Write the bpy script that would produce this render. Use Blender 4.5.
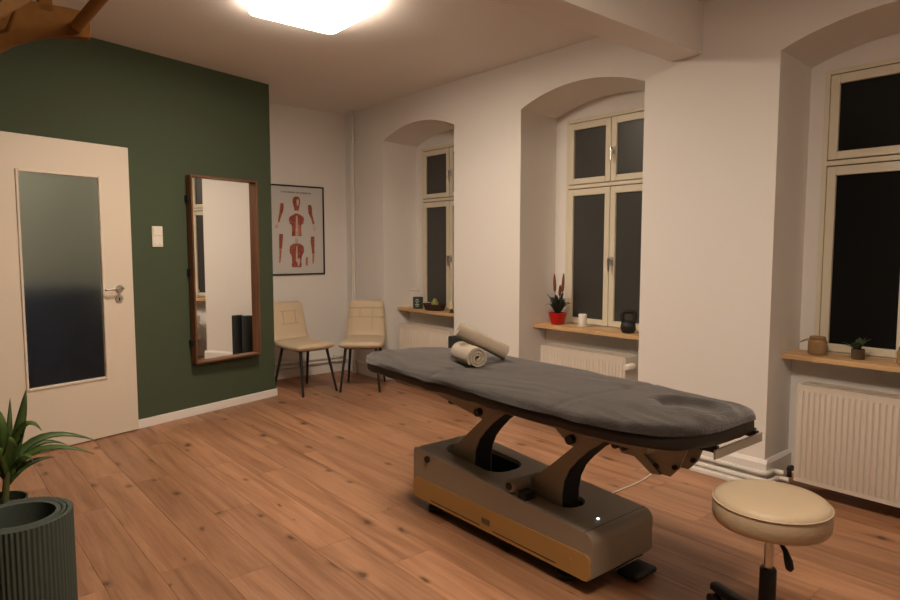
import bpy, bmesh, math, random
from mathutils import Vector, Matrix
random.seed(7)
PI = math.pi
scene = bpy.context.scene
for o in list(bpy.data.objects):
    bpy.data.objects.remove(o)

# ------------------------------------------------------------------ camera, world, light, exposure
H_CAM = 1.31
F_PX, CX, CY = 640.0, 450.0, 300.0
PITCH = math.atan(51.2 / 640)
AZ = math.atan(542 * math.cos(PITCH) / 640)          # heading, clockwise from +Y
FW = Vector((math.sin(AZ) * math.cos(PITCH), math.cos(AZ) * math.cos(PITCH), -math.sin(PITCH)))
RT = Vector((math.cos(AZ), -math.sin(AZ), 0))
UP = RT.cross(FW)
CAM = Vector((0, 0, H_CAM))
cam_data = bpy.data.cameras.new('camera')
cam_data.sensor_width = 36
cam_data.lens = F_PX * 36 / 900
cam_data.clip_start = 0.05
cam = bpy.data.objects.new('camera', cam_data)
scene.collection.objects.link(cam)
cam.location = CAM
cam.rotation_euler = (PI / 2 - PITCH, 0, -AZ)
scene.camera = cam

world = bpy.data.worlds.new('night')
scene.world = world
world.use_nodes = True
world.node_tree.nodes['Background'].inputs[0].default_value = (0.02, 0.025, 0.035, 1)
world.node_tree.nodes['Background'].inputs[1].default_value = 0.15

LAMP_STRENGTH = 52.0
LAMP2_STRENGTH = 56.0
LAMP2_XY = (1.15, 0.78)
LAMP_COLOR = (1.0, 0.81, 0.63)
scene.view_settings.view_transform = 'Standard'
scene.view_settings.look = 'None'
scene.view_settings.gamma = 1.0
scene.view_settings.use_curve_mapping = False
scene.view_settings.exposure = 0.0


def px(x, y, ax, v):
    """point seen at photo pixel (x, y) on the plane <axis> = v"""
    d = FW + RT * ((x - CX) / F_PX) - UP * ((y - CY) / F_PX)
    i = 'xyz'.index(ax)
    return CAM + d * ((v - CAM[i]) / d[i])


# ------------------------------------------------------------------ helpers
COL = scene.collection


def srgb(r, g, b):
    f = lambda c: (c / 255 / 12.92) if c / 255 <= 0.04045 else ((c / 255 + 0.055) / 1.055) ** 2.4
    return (f(r), f(g), f(b))


MATS = {}


def mat(name, color=(0.8, 0.8, 0.8), rough=0.6, metal=0.0, spec=0.5, bump=0.0, bscale=60, var=0.0, vscale=8, sheen=0.0,
        trans=0.0, ior=1.45, emit=None, estr=0.0):
    if name in MATS:
        return MATS[name]
    m = bpy.data.materials.new(name)
    m.use_nodes = True
    nt = m.node_tree
    b = nt.nodes['Principled BSDF']
    b.inputs['Base Color'].default_value = (*color, 1)
    b.inputs['Roughness'].default_value = rough
    b.inputs['Metallic'].default_value = metal
    b.inputs['Specular IOR Level'].default_value = spec
    b.inputs['IOR'].default_value = ior
    b.inputs['Transmission Weight'].default_value = trans
    if sheen:
        b.inputs['Sheen Weight'].default_value = sheen
        b.inputs['Sheen Roughness'].default_value = 0.5
    if emit:
        b.inputs['Emission Color'].default_value = (*emit, 1)
        b.inputs['Emission Strength'].default_value = estr
    tc = nt.nodes.new('ShaderNodeTexCoord')
    if var:
        n = nt.nodes.new('ShaderNodeTexNoise')
        n.inputs['Scale'].default_value = vscale
        n.inputs['Detail'].default_value = 4
        nt.links.new(tc.outputs['Object'], n.inputs['Vector'])
        r = nt.nodes.new('ShaderNodeValToRGB')
        r.color_ramp.elements[0].position = 0.3
        r.color_ramp.elements[1].position = 0.7
        r.color_ramp.elements[0].color = (*[c * (1 - var) for c in color], 1)
        r.color_ramp.elements[1].color = (*[min(1, c * (1 + var)) for c in color], 1)
        nt.links.new(n.outputs['Fac'], r.inputs['Fac'])
        nt.links.new(r.outputs['Color'], b.inputs['Base Color'])
    if bump:
        n = nt.nodes.new('ShaderNodeTexNoise')
        n.inputs['Scale'].default_value = bscale
        n.inputs['Detail'].default_value = 3
        nt.links.new(tc.outputs['Object'], n.inputs['Vector'])
        bp = nt.nodes.new('ShaderNodeBump')
        bp.inputs['Strength'].default_value = bump
        bp.inputs['Distance'].default_value = 0.01
        nt.links.new(n.outputs['Fac'], bp.inputs['Height'])
        nt.links.new(bp.outputs['Normal'], b.inputs['Normal'])
    MATS[name] = m
    return m


def wood_mat(name, dark, light, stretch=(14, 1.2, 14), knots=0.0, rough=0.45, plank=False, knot_col=(0.075, 0.032, 0.013), spec=0.35):
    """wood with the grain along the object's local Y axis"""
    m = bpy.data.materials.new(name)
    m.use_nodes = True
    nt = m.node_tree
    L = nt.links.new
    N = nt.nodes.new
    b = nt.nodes['Principled BSDF']
    b.inputs['Roughness'].default_value = rough
    b.inputs['Specular IOR Level'].default_value = spec
    tc = N('ShaderNodeTexCoord')
    oi = N('ShaderNodeObjectInfo')
    off = N('ShaderNodeVectorMath'); off.operation = 'SCALE'
    comb = N('ShaderNodeCombineXYZ')
    for i in range(3):
        L(oi.outputs['Random'], comb.inputs[i])
    L(comb.outputs[0], off.inputs[0]); off.inputs['Scale'].default_value = 37.0
    add = N('ShaderNodeVectorMath'); add.operation = 'ADD'
    L(tc.outputs['Object'], add.inputs[0]); L(off.outputs[0], add.inputs[1])
    mp = N('ShaderNodeMapping'); mp.inputs['Scale'].default_value = stretch
    L(add.outputs[0], mp.inputs['Vector'])
    n1 = N('ShaderNodeTexNoise'); n1.inputs['Scale'].default_value = 1.0; n1.inputs['Detail'].default_value = 6
    n1.inputs['Distortion'].default_value = 0.8
    L(mp.outputs[0], n1.inputs['Vector'])
    n2 = N('ShaderNodeTexNoise'); n2.inputs['Scale'].default_value = 6.0; n2.inputs['Detail'].default_value = 4
    L(mp.outputs[0], n2.inputs['Vector'])
    mixf = N('ShaderNodeMath'); mixf.operation = 'MULTIPLY_ADD'
    L(n2.outputs['Fac'], mixf.inputs[0]); mixf.inputs[1].default_value = 0.35; L(n1.outputs['Fac'], mixf.inputs[2])
    ramp = N('ShaderNodeValToRGB')
    ramp.color_ramp.elements[0].position = 0.42; ramp.color_ramp.elements[0].color = (*dark, 1)
    ramp.color_ramp.elements[1].position = 0.85; ramp.color_ramp.elements[1].color = (*light, 1)
    L(mixf.outputs[0], ramp.inputs['Fac'])
    out = ramp.outputs['Color']
    if plank:
        hsv = N('ShaderNodeHueSaturation')
        mr = N('ShaderNodeMapRange'); mr.inputs['To Min'].default_value = 0.84; mr.inputs['To Max'].default_value = 1.14
        L(oi.outputs['Random'], mr.inputs['Value']); L(mr.outputs[0], hsv.inputs['Value'])
        L(out, hsv.inputs['Color']); out = hsv.outputs['Color']
    if knots:
        mk_ = N('ShaderNodeMapping'); mk_.inputs['Scale'].default_value = (5.5, 2.6, 5.5)
        wob = N('ShaderNodeTexNoise'); wob.inputs['Scale'].default_value = 9.0; wob.inputs['Detail'].default_value = 3
        L(add.outputs[0], wob.inputs['Vector'])
        wa = N('ShaderNodeVectorMath'); wa.operation = 'MULTIPLY_ADD'
        L(wob.outputs['Color'], wa.inputs[0]); wa.inputs[1].default_value = (0.05, 0.09, 0.05); L(add.outputs[0], wa.inputs[2])
        L(wa.outputs[0], mk_.inputs['Vector'])
        v = N('ShaderNodeTexVoronoi'); v.inputs['Scale'].default_value = 1.0
        v.voronoi_dimensions = '2D'
        L(mk_.outputs[0], v.inputs['Vector'])
        sep = N('ShaderNodeSeparateColor'); L(v.outputs['Color'], sep.inputs[0])
        # knot radius differs per cell, many cells carry none
        rr = N('ShaderNodeMapRange'); rr.inputs['From Min'].default_value = 0.35; rr.inputs['From Max'].default_value = 1.0
        rr.inputs['To Min'].default_value = 0.0; rr.inputs['To Max'].default_value = 0.21 * knots
        L(sep.outputs[0], rr.inputs['Value'])
        dv = N('ShaderNodeMath'); dv.operation = 'DIVIDE'
        L(v.outputs['Distance'], dv.inputs[0])
        mx = N('ShaderNodeMath'); mx.operation = 'MAXIMUM'; mx.inputs[1].default_value = 1e-4
        L(rr.outputs[0], mx.inputs[0]); L(mx.outputs[0], dv.inputs[1])
        kr = N('ShaderNodeValToRGB')
        kr.color_ramp.elements[0].position = 0.25; kr.color_ramp.elements[0].color = (0.9, 0.9, 0.9, 1)
        kr.color_ramp.elements[1].position = 1.0; kr.color_ramp.elements[1].color = (0, 0, 0, 1)
        e = kr.color_ramp.elements.new(0.5); e.color = (0.38, 0.38, 0.38, 1)
        L(dv.outputs[0], kr.inputs['Fac'])
        mixc = N('ShaderNodeMix'); mixc.data_type = 'RGBA'
        L(kr.outputs['Color'], mixc.inputs['Factor'])
        L(out, mixc.inputs['A']); mixc.inputs['B'].default_value = (*knot_col, 1)
        out = mixc.outputs['Result']
    L(out, b.inputs['Base Color'])
    bp = N('ShaderNodeBump'); bp.inputs['Strength'].default_value = 0.08; bp.inputs['Distance'].default_value = 0.004
    L(n2.outputs['Fac'], bp.inputs['Height']); L(bp.outputs['Normal'], b.inputs['Normal'])
    MATS[name] = m
    return m


def tag(o, label=None, cat=None, group=None, kind=None):
    for k, v in (('label', label), ('category', cat), ('group', group), ('kind', kind)):
        if v:
            o[k] = v
    return o


def empty(name, loc=(0, 0, 0), rz=0.0, label=None, cat=None, group=None, kind=None):
    o = bpy.data.objects.new(name, None)
    COL.objects.link(o)
    o.location = loc
    o.rotation_euler = (0, 0, rz)
    o.empty_display_size = 0.1
    return tag(o, label, cat, group, kind)


def obj(name, bm, m, parent=None, smooth=False, label=None, cat=None, group=None, kind=None, loc=None, rot=None):
    bmesh.ops.recalc_face_normals(bm, faces=bm.faces)
    me = bpy.data.meshes.new(name)
    bm.to_mesh(me)
    bm.free()
    if smooth:
        for p in me.polygons:
            p.use_smooth = True
        if smooth != 'all':
            me.set_sharp_from_angle(angle=math.radians(40))
    me.materials.append(m)
    o = bpy.data.objects.new(name, me)
    COL.objects.link(o)
    if parent:
        o.parent = parent
    if loc is not None:
        o.location = loc
    if rot is not None:
        o.rotation_euler = rot
    return tag(o, label, cat, group, kind)


def NB():
    return bmesh.new()


def box(bm, x0, x1, y0, y1, z0, z1, bev=0.0, seg=2, M=None):
    b2 = bmesh.new()
    r = bmesh.ops.create_cube(b2, size=1.0)
    for v in b2.verts:
        v.co = Vector(((x0 + x1) / 2 + v.co.x * (x1 - x0), (y0 + y1) / 2 + v.co.y * (y1 - y0), (z0 + z1) / 2 + v.co.z * (z1 - z0)))
    if bev:
        bmesh.ops.bevel(b2, geom=list(b2.edges), offset=bev, segments=seg, profile=0.5, affect='EDGES')
    if M:
        bmesh.ops.transform(b2, matrix=M, verts=b2.verts)
    merge(bm, b2)
    return bm


def merge(bm, b2):
    me = bpy.data.meshes.new('tmp')
    b2.to_mesh(me); b2.free()
    bm.from_mesh(me)
    bpy.data.meshes.remove(me)


def B(*a, **k):
    return box(NB(), *a, **k)


def frame_to(a, b):
    z = (b - a).normalized()
    t = Vector((1, 0, 0)) if abs(z.x) < 0.9 else Vector((0, 1, 0))
    x = z.cross(t).normalized()
    y = z.cross(x)
    return x, y, z


def tube(bm, pts, r, n=12, caps=True):
    """tube along a polyline; r is one radius or one per point"""
    pts = [Vector(p) for p in pts]
    rs = r if isinstance(r, (list, tuple)) else [r] * len(pts)
    rings = []
    x = None
    for i, p in enumerate(pts):
        d = (pts[min(i + 1, len(pts) - 1)] - pts[max(i - 1, 0)]).normalized()
        if x is None:
            x, y, _ = frame_to(Vector((0, 0, 0)), d)
        else:
            x = (x - d * x.dot(d)).normalized()
        y = d.cross(x)
        rings.append([bm.verts.new(p + (x * math.cos(2 * PI * k / n) + y * math.sin(2 * PI * k / n)) * rs[i]) for k in range(n)])
    for a, b in zip(rings, rings[1:]):
        for k in range(n):
            bm.faces.new((a[k], a[(k + 1) % n], b[(k + 1) % n], b[k]))
    if caps:
        bm.faces.new(rings[0][::-1]); bm.faces.new(rings[-1])
    return bm


def lathe(bm, prof, n=32, c=(0, 0, 0), cap=True):
    rings = []
    for r, z in prof:
        rings.append([bm.verts.new((c[0] + r * math.cos(2 * PI * k / n), c[1] + r * math.sin(2 * PI * k / n), c[2] + z)) for k in range(n)])
    for a, b in zip(rings, rings[1:]):
        for k in range(n):
            bm.faces.new((a[k], a[(k + 1) % n], b[(k + 1) % n], b[k]))
    if cap:
        bm.faces.new(rings[0][::-1]); bm.faces.new(rings[-1])
    return bm


def prism(bm, pts, d, M=None):
    """extrude a polygon (list of 3-D points) by vector d"""
    a = [bm.verts.new(Vector(p)) for p in pts]
    b = [bm.verts.new(Vector(p) + Vector(d)) for p in pts]
    n = len(pts)
    bm.faces.new(a); bm.faces.new(b[::-1])
    for i in range(n):
        bm.faces.new((a[i], b[i], b[(i + 1) % n], a[(i + 1) % n]))
    if M:
        bmesh.ops.transform(bm, matrix=M, verts=a + b)
    return bm


def loft(bm, rings, caps=True):
    R = [[bm.verts.new(p) for p in ring] for ring in rings]
    n = len(R[0])
    for a, b in zip(R, R[1:]):
        for k in range(n):
            bm.faces.new((a[k], a[(k + 1) % n], b[(k + 1) % n], b[k]))
    if caps:
        bm.faces.new(R[0][::-1]); bm.faces.new(R[-1])
    return bm


def sgn_pow(v, e):
    return math.copysign(abs(v) ** e, v)


def copy_tree(o, parent=None):
    c = o.copy()
    COL.objects.link(c)
    c.parent = parent
    for ch in [x for x in bpy.data.objects if x.parent == o]:
        copy_tree(ch, c)
    return c


def rrect(w, h, r, n=5):
    """rounded rectangle outline, centred, as (a, b) pairs"""
    out = []
    for cx_, cy_, a0 in ((w / 2 - r, h / 2 - r, 0), (-w / 2 + r, h / 2 - r, 90), (-w / 2 + r, -h / 2 + r, 180), (w / 2 - r, -h / 2 + r, 270)):
        for k in range(n + 1):
            a = math.radians(a0 + 90 * k / n)
            out.append((cx_ + r * math.cos(a), cy_ + r * math.sin(a)))
    return out


# ------------------------------------------------------------------ materials
M_WALL = mat('white_plaster', (0.80, 0.78, 0.75), 0.9, bump=0.08, bscale=25, spec=0.2)
M_CEIL = mat('ceiling_paint', (0.78, 0.75, 0.72), 0.95, bump=0.06, bscale=12, spec=0.15)
M_GREEN = mat('green_paint', (0.064, 0.085, 0.052), 0.85, bump=0.05, bscale=60, spec=0.25)
M_TRIM = mat('white_trim_paint', (0.8, 0.775, 0.74), 0.5)
M_DOOR = mat('door_lacquer', (0.70, 0.63, 0.53), 0.45)
M_WINDOW = mat('cream_window_paint', (0.74, 0.69, 0.55), 0.45)
M_RAD = mat('radiator_enamel', (0.66, 0.60, 0.52), 0.4)
M_PIPE = mat('painted_pipe', (0.74, 0.71, 0.66), 0.45)
M_CHROME = mat('brushed_steel', (0.62, 0.6, 0.57), 0.28, metal=1.0)
M_BLACK = mat('black_metal', (0.012, 0.012, 0.012), 0.45)
M_RUBBER = mat('black_plastic', (0.014, 0.014, 0.015), 0.55)
M_CREAM = mat('cream_leatherette', (0.60, 0.49, 0.345), 0.5, bump=0.12, bscale=90)
M_STOOL = mat('cream_stool_vinyl', (0.50, 0.40, 0.275), 0.45, bump=0.12, bscale=90)
M_SEAM = mat('seam_thread', (0.42, 0.34, 0.22), 0.8)
M_FLEECE = mat('grey_fleece', (0.034, 0.028, 0.026), 0.9, sheen=0.48, bump=0.5, bscale=180, var=0.30, vscale=11, spec=0.08)
M_GREY = mat('grey_powder_coat', (0.33, 0.285, 0.225), 0.5, bump=0.03, bscale=400)
M_PANEL = mat('ochre_side_panel', (0.46, 0.272, 0.09), 0.45)
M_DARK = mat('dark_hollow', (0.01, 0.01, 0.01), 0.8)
M_TOWEL = mat('beige_terry', (0.44, 0.375, 0.295), 0.98, bump=0.6, bscale=260, sheen=0.2, spec=0.1)
M_MAT = mat('sage_foam', (0.052, 0.068, 0.055), 0.8, bump=0.1, bscale=200)
M_ROLL = mat('black_foam', (0.012, 0.016, 0.015), 0.8, bump=0.2, bscale=150)
M_SILL = wood_mat('pine_sill_wood', (0.50, 0.30, 0.145), (0.66, 0.43, 0.22), knots=0.6, rough=0.5)
M_WALNUT = wood_mat('walnut_frame_wood', (0.10, 0.042, 0.02), (0.20, 0.09, 0.042), rough=0.4)
M_PINE = wood_mat('golden_dim_pine', (0.135, 0.058, 0.014), (0.19, 0.088, 0.024), spec=0.08, rough=0.75, stretch=(9, 1.5, 9))  # darkened pine: the dim light on the arch board is in the colour
M_PINE2 = wood_mat('pale_lit_pine', (0.24, 0.125, 0.045), (0.32, 0.18, 0.07), spec=0.1, rough=0.7, stretch=(9, 1.5, 9))  # lighter copy offsets shade under the rail; also the paler cross board
M_FLOOR = wood_mat('oak_laminate', (0.215, 0.096, 0.047), (0.41, 0.215, 0.118), knots=1.15, rough=0.42, plank=True, stretch=(16, 1.0, 16))
M_JOINT = mat('floor_joint', (0.16, 0.075, 0.04), 0.8)
M_GLASS_DARK = mat('night_window_glass', (0.010, 0.011, 0.011), 0.22, spec=0.16, ior=1.45)
M_GLASS_FILM = mat('night_window_glass_with_film', (0.045, 0.047, 0.044), 0.35, spec=0.6, ior=1.5)
M_MIRROR = mat('mirror_silver', (0.92, 0.92, 0.90), 0.0, metal=1.0)
M_FROST = mat('frosted_door_glass', (0.92, 0.92, 0.87), 0.38, trans=1.0, ior=1.2)
M_WHITE = mat('white_plastic', (0.78, 0.74, 0.66), 0.4)
M_LEAF = mat('leaf_green', (0.055, 0.105, 0.022), 0.45, var=0.3, vscale=14)
M_DLEAF = mat('dark_leaf', (0.016, 0.03, 0.014), 0.5)

# ------------------------------------------------------------------ room shell
W = 3.59           # window wall plane
HC = 2.72          # ceiling height
YB = 5.97          # back wall
XIN = 4.0          # plane of the window frames
XPAR = 3.90        # parapet under the sills
SPR, RISE = 2.36, 0.105
G0 = Vector((1.209, 4.97, 0))
GA = math.radians(15.72)
GD = Vector((math.cos(GA), math.sin(GA), 0))          # along the green wall
GN = Vector((math.sin(GA), -math.cos(GA), 0))         # from the green wall into the room
GMAT = Matrix(((GD.x, -GN.x, 0, G0.x), (GD.y, -GN.y, 0, G0.y), (0, 0, 1, 0), (0, 0, 0, 1)))   # local x along wall, local -y into room


def pg(x, y, t=0.0):
    """photo pixel -> (s, z) on the plane t metres in front of the green wall"""
    d = FW + RT * ((x - CX) / F_PX) - UP * ((y - CY) / F_PX)
    o = G0 + GN * t
    k = (o - CAM).dot(GN) / d.dot(GN)
    p = CAM + d * k
    return (p - G0).dot(GD), p.z


# floor: base slab, then every plank a piece of its own
floor = obj('floor', B(-1.8, 4.1, -2.2, 7.2, -0.06, -0.012), M_JOINT, kind='structure', label='light oak laminate floor with dark knots running along the window wall')
PW, PL, GAP = 0.193, 1.38, 0.0004
nx = 0
x = -1.8
rnd = random.Random(3)
while x < XPAR - 0.01:
    y = -2.2 - rnd.random() * PL
    x1 = min(x + PW, XPAR)
    while y < 6.02:
        y0, y1 = max(y, -2.2), min(y + PL, 6.02)
        if y1 - y0 > 0.05:
            hx, hy = (x1 - x) / 2 - GAP, (y1 - y0) / 2 - GAP
            bm = NB()
            c = 0.0009
            lo = [bm.verts.new(p) for p in ((-hx, -hy, -0.012), (hx, -hy, -0.012), (hx, hy, -0.012), (-hx, hy, -0.012))]
            mi = [bm.verts.new(p) for p in ((-hx, -hy, -c), (hx, -hy, -c), (hx, hy, -c), (-hx, hy, -c))]
            up = [bm.verts.new(p) for p in ((-hx + c, -hy + c, 0), (hx - c, -hy + c, 0), (hx - c, hy - c, 0), (-hx + c, hy - c, 0))]
            bm.faces.new(up)
            for a, b_ in ((lo, mi), (mi, up)):
                for k in range(4):
                    bm.faces.new((a[k], a[(k + 1) % 4], b_[(k + 1) % 4], b_[k]))
            obj('plank', bm, M_FLOOR, floor, loc=((x + x1) / 2, (y0 + y1) / 2, 0))
        y += PL
    x += PW

obj('ceiling', B(-1.8, 4.2, -2.2, 7.2, HC, HC + 0.1), M_CEIL, kind='structure', label='white plastered ceiling')

# window wall with three segmental-arch niches
WIN_Y = [(4.2, 5.267), (2.355, 3.422), (0.466, 1.533)]
NA = 16


def arch(y0, y1, spr, rise, n=NA):
    c = (y1 - y0) / 2
    R = (c * c + rise * rise) / (2 * rise)
    ym, zc = (y0 + y1) / 2, spr + rise - R
    return [(y0 + (y1 - y0) * k / n, zc + math.sqrt(max(0, R * R - (y0 + (y1 - y0) * k / n - ym) ** 2))) for k in range(n + 1)]


bm = NB()


def quad(bm, *p):
    return bm.faces.new([bm.verts.new(q) for q in p])


edges = [-2.2, *sum([list(w) for w in reversed(WIN_Y)], []), YB]
for i in range(0, len(edges), 2):
    quad(bm, (W, edges[i], 0), (W, edges[i + 1], 0), (W, edges[i + 1], HC), (W, edges[i], HC))
FR_TOP, FR_BOT = 2.305, 0.700
FR_SIDES = [0.090, 0.110, 0.078]
for (y0, y1), FR_SIDE in zip(WIN_Y, FR_SIDES):
    A = arch(y0, y1, SPR, RISE)
    Ai = arch(y0, y1, SPR - 0.022, RISE - 0.005)
    for (a, za), (b_, zb), (c, zc), (d, zd) in zip(A, A[1:], Ai, Ai[1:]):
        quad(bm, (W, a, za), (W, b_, zb), (W, b_, HC), (W, a, HC))
        quad(bm, (W, a, za), (W, b_, zb), (XIN, d, zd), (XIN, c, zc))
        quad(bm, (XIN, c, FR_TOP), (XIN, d, FR_TOP), (XIN, d, zd), (XIN, c, zc))
    for yy in (y0, y1):
        quad(bm, (W, yy, 0), (XIN, yy, 0), (XIN, yy, SPR - 0.022), (W, yy, SPR))
    for ya, yb in ((y0, y0 + FR_SIDE), (y1 - FR_SIDE, y1)):
        quad(bm, (XIN, ya, 0.6), (XIN, yb, 0.6), (XIN, yb, FR_TOP), (XIN, ya, FR_TOP))
        ym = ya if ya != y0 else yb
    for yy, (ya, yb) in ((y0 + FR_SIDE, (0, 0)), (y1 - FR_SIDE, (0, 0))):      # returns behind the frame edge
        quad(bm, (XIN, yy, 0.6), (XIN + 0.15, yy, 0.6), (XIN + 0.15, yy, FR_TOP), (XIN, yy, FR_TOP))
    quad(bm, (XIN, y0 + FR_SIDE, FR_TOP), (XIN, y1 - FR_SIDE, FR_TOP), (XIN + 0.15, y1 - FR_SIDE, FR_TOP), (XIN + 0.15, y0 + FR_SIDE, FR_TOP))
    quad(bm, (XPAR, y0, 0), (XPAR, y1, 0), (XPAR, y1, 0.69), (XPAR, y0, 0.69))
    quad(bm, (XPAR, y0, 0.69), (XPAR, y1, 0.69), (XIN + 0.15, y1, 0.69), (XIN + 0.15, y0, 0.69))
bmesh.ops.remove_doubles(bm, verts=bm.verts, dist=1e-5)
obj('wall_right', bm, M_WALL, kind='structure', label='white plastered wall with three deep arched window niches')

# wall behind the chairs, walls out of view, hall behind the door
obj('wall_back', B(2.0, 3.7, YB, YB + 0.1, 0, HC), M_WALL, kind='structure', label='white wall behind the two cream chairs')
obj('wall_front', B(-1.8, 3.7, -2.3, -2.2, 0, HC), M_WALL, kind='structure', label='white wall opposite the poster wall')
obj('wall_side', B(-1.9, -1.8, -2.3, 5.0, 0, HC), M_GREEN, kind='structure', label='dark green wall opposite the arched windows')

S_END = 1.286
DS0, DS1 = -0.875, -0.045
bm = NB()
for s0, s1, z0, z1 in ((-3.3, DS0, 0, HC), (DS1, S_END, 0, HC), (DS0, DS1, 1.995, HC)):
    box(bm, s0, s1, 0, 0.11, z0, z1)
wl = obj('wall_left', bm, M_GREEN, kind='structure', label='dark green painted wall with the glazed door and the mirror')
wl.matrix_world = GMAT
o = obj('wall_return', B(S_END - 0.10, S_END - 0.001, 0.111, 0.85, 0, HC), M_WALL, kind='structure', label='white return of the green wall beside the poster')
o.matrix_world = GMAT
bm = NB()
box(bm, -1.7, -1.6, 0.11, 1.4, 0, HC); box(bm, 0.5, 0.6, 0.11, 1.4, 0, HC); box(bm, -1.7, 0.6, 1.4, 1.5, 0, HC)
o = obj('wall_hall', bm, mat('hall_paint', (0.68, 0.67, 0.60), 0.9), kind='structure', label='pale hall walls behind the frosted door glass')
o.matrix_world = GMAT
hl = bpy.data.lights.new('hall_lamp', 'POINT'); hl.energy = 13.0; hl.color = (1.0, 0.93, 0.76); hl.shadow_soft_size = 0.12
hlo = bpy.data.objects.new('hall_lamp', hl); COL.objects.link(hlo); hlo.location = GMAT @ Vector((-0.9, 0.7, 2.45))
t = empty('hall_cabinet', label='low dark blue cabinet in the hall, blurred by the frosted glass', cat='cabinet')
t.matrix_world = GMAT
M_NAVY = mat('navy_lacquer', (0.05, 0.075, 0.16), 0.5)
obj('body', B(-1.45, 0.3, 0.95, 1.39, 0.0, 1.0, 0.01), M_NAVY, t)
for k in range(3):
    d = obj('door', B(-1.44 + k * 0.58, -0.88 + k * 0.58, 0.93, 0.949, 0.05, 0.97, 0.004), M_NAVY, t)
    obj('knob', lathe(NB(), [(0.012, -0.01), (0.014, 0.01)], 12), M_CHROME, d, loc=(-1.36 + k * 0.58, 0.92, 0.6))

# ceiling beam: vertical near face, narrow flat soffit, sloping far face
bm = NB()
prof = [(1.975, HC), (1.975, 2.44), (2.172, 2.438), (2.714, HC)]
prism(bm, [(-1.8, y, z) for y, z in prof], (W + 1.8, 0, 0))
obj('trim_1', bm, M_WALL, kind='structure', label='white ceiling beam with a sloping far side above the massage table')

# baseboards
o = obj('baseboard_left', B(-0.0035, S_END + 0.012, -0.014, 0.0, 0, 0.066, 0.003), M_TRIM, kind='structure', label='white baseboard under the green wall')
o.matrix_world = GMAT
obj('baseboard_back', B(2.3, W - 0.0, YB - 0.02, YB, 0, 0.10, 0.004), M_TRIM, kind='structure', label='white baseboard behind the chairs')
bm = NB()
for y0, y1 in ((-2.2, 0.466), (1.533, 2.355), (3.422, 4.2), (5.267, YB - 0.02)):
    prof = [(W, 0), (W - 0.022, 0), (W - 0.022, 0.118), (W - 0.006, 0.137), (W, 0.137)]
    prism(bm, [(x_, y0 - 0.02 if y0 > 0 else y0, z_) for x_, z_ in prof], (0, y1 - y0 + (0.04 if 0 < y0 < 5 else 0.0), 0))
    for yy in (y0, y1):
        if 0 < yy < 5.5:
            s = -1 if yy == y0 else 1
            prof2 = [(yy, 0), (yy + s * 0.02, 0), (yy + s * 0.02, 0.118), (yy + s * 0.005, 0.137), (yy, 0.137)]
            prism(bm, [(W, a, z_) for a, z_ in prof2], (XPAR - W, 0, 0))
obj('baseboard_right', bm, M_TRIM, kind='structure', label='tall white baseboard around the piers of the window wall')


# ------------------------------------------------------------------ windows
def ring(bm, y0, y1, z0, z1, w, xa, xb, bev=0.004, wt=None, wb=None):
    wt = wt or w; wb = wb or w
    box(bm, xa, xb, y0, y0 + w, z0, z1, bev)
    box(bm, xa, xb, y1 - w, y1, z0, z1, bev)
    box(bm, xa, xb, y0 + w, y1 - w, z0, z0 + wb, bev)
    box(bm, xa, xb, y0 + w, y1 - w, z1 - wt, z1, bev)


def handle(parent, y, z, big=True):
    h = obj('handle', B(XIN - 0.022, XIN - 0.0142, y - 0.018, y + 0.018, z - 0.03, z + 0.03, 0.003), M_CHROME, parent)
    bm = NB()
    tube(bm, [(XIN - 0.02, y, z + 0.012), (XIN - 0.054, y, z + 0.012)], 0.009, 10)
    tube(bm, [(XIN - 0.052, y, z + 0.02), (XIN - 0.052, y - 0.002, z - 0.075)], [0.010, 0.008], 10)
    obj('lever', bm, M_CHROME, h)
    return h


WLAB = ['cream two-leaf window above the sill with the fruit basket', 'cream two-leaf window above the sill with the red flower pot', 'cream window above the sill with the amber jars']
for i, (y0, y1) in enumerate(WIN_Y):
    wn = empty('window_%d' % (i + 1), label=WLAB[i], kind='structure')
    a, b_ = y0 + FR_SIDES[i], y1 - FR_SIDES[i]
    ym = (a + b_) / 2
    bm = NB()
    ring(bm, a, b_, FR_BOT, FR_TOP, 0.026, XIN - 0.005, XIN + 0.06, 0.003)
    obj('outer_frame', bm, M_WINDOW, wn)
    obj('transom', B(XIN - 0.014, XIN + 0.06, a + 0.026, b_ - 0.026, 1.775, 1.802, 0.003), M_WINDOW, wn)
    glass = M_GLASS_DARK if i == 2 else M_GLASS_FILM
    for (ya, yb) in ((a + 0.032, ym - 0.0025), (ym + 0.0025, b_ - 0.032)):
        for (za, zb) in ((FR_BOT + 0.028, 1.769), (1.808, FR_TOP - 0.032)):
            bm = NB()
            ring(bm, ya, yb, za, zb, 0.046, XIN - 0.014, XIN + 0.035, 0.004, wt=0.050, wb=0.044)
            sash = obj('sash', bm, M_WINDOW, wn)
            obj('pane', B(XIN + 0.004, XIN + 0.012, ya + 0.04, yb - 0.04, za + 0.04, zb - 0.04), glass, sash)
            if ya < ym - 0.01 and ya < a + 0.1:      # handles sit on the leaf that closes last
                handle(sash, yb - 0.02, 1.22 if za < 1 else 2.03)
                lk = obj('catch', B(XIN - 0.026, XIN - 0.0142, ya + 0.005, ya + 0.05, (zb - 0.03) if za < 1 else za + 0.008, (zb - 0.01) if za < 1 else za + 0.03, 0.003), M_CHROME, sash)
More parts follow.
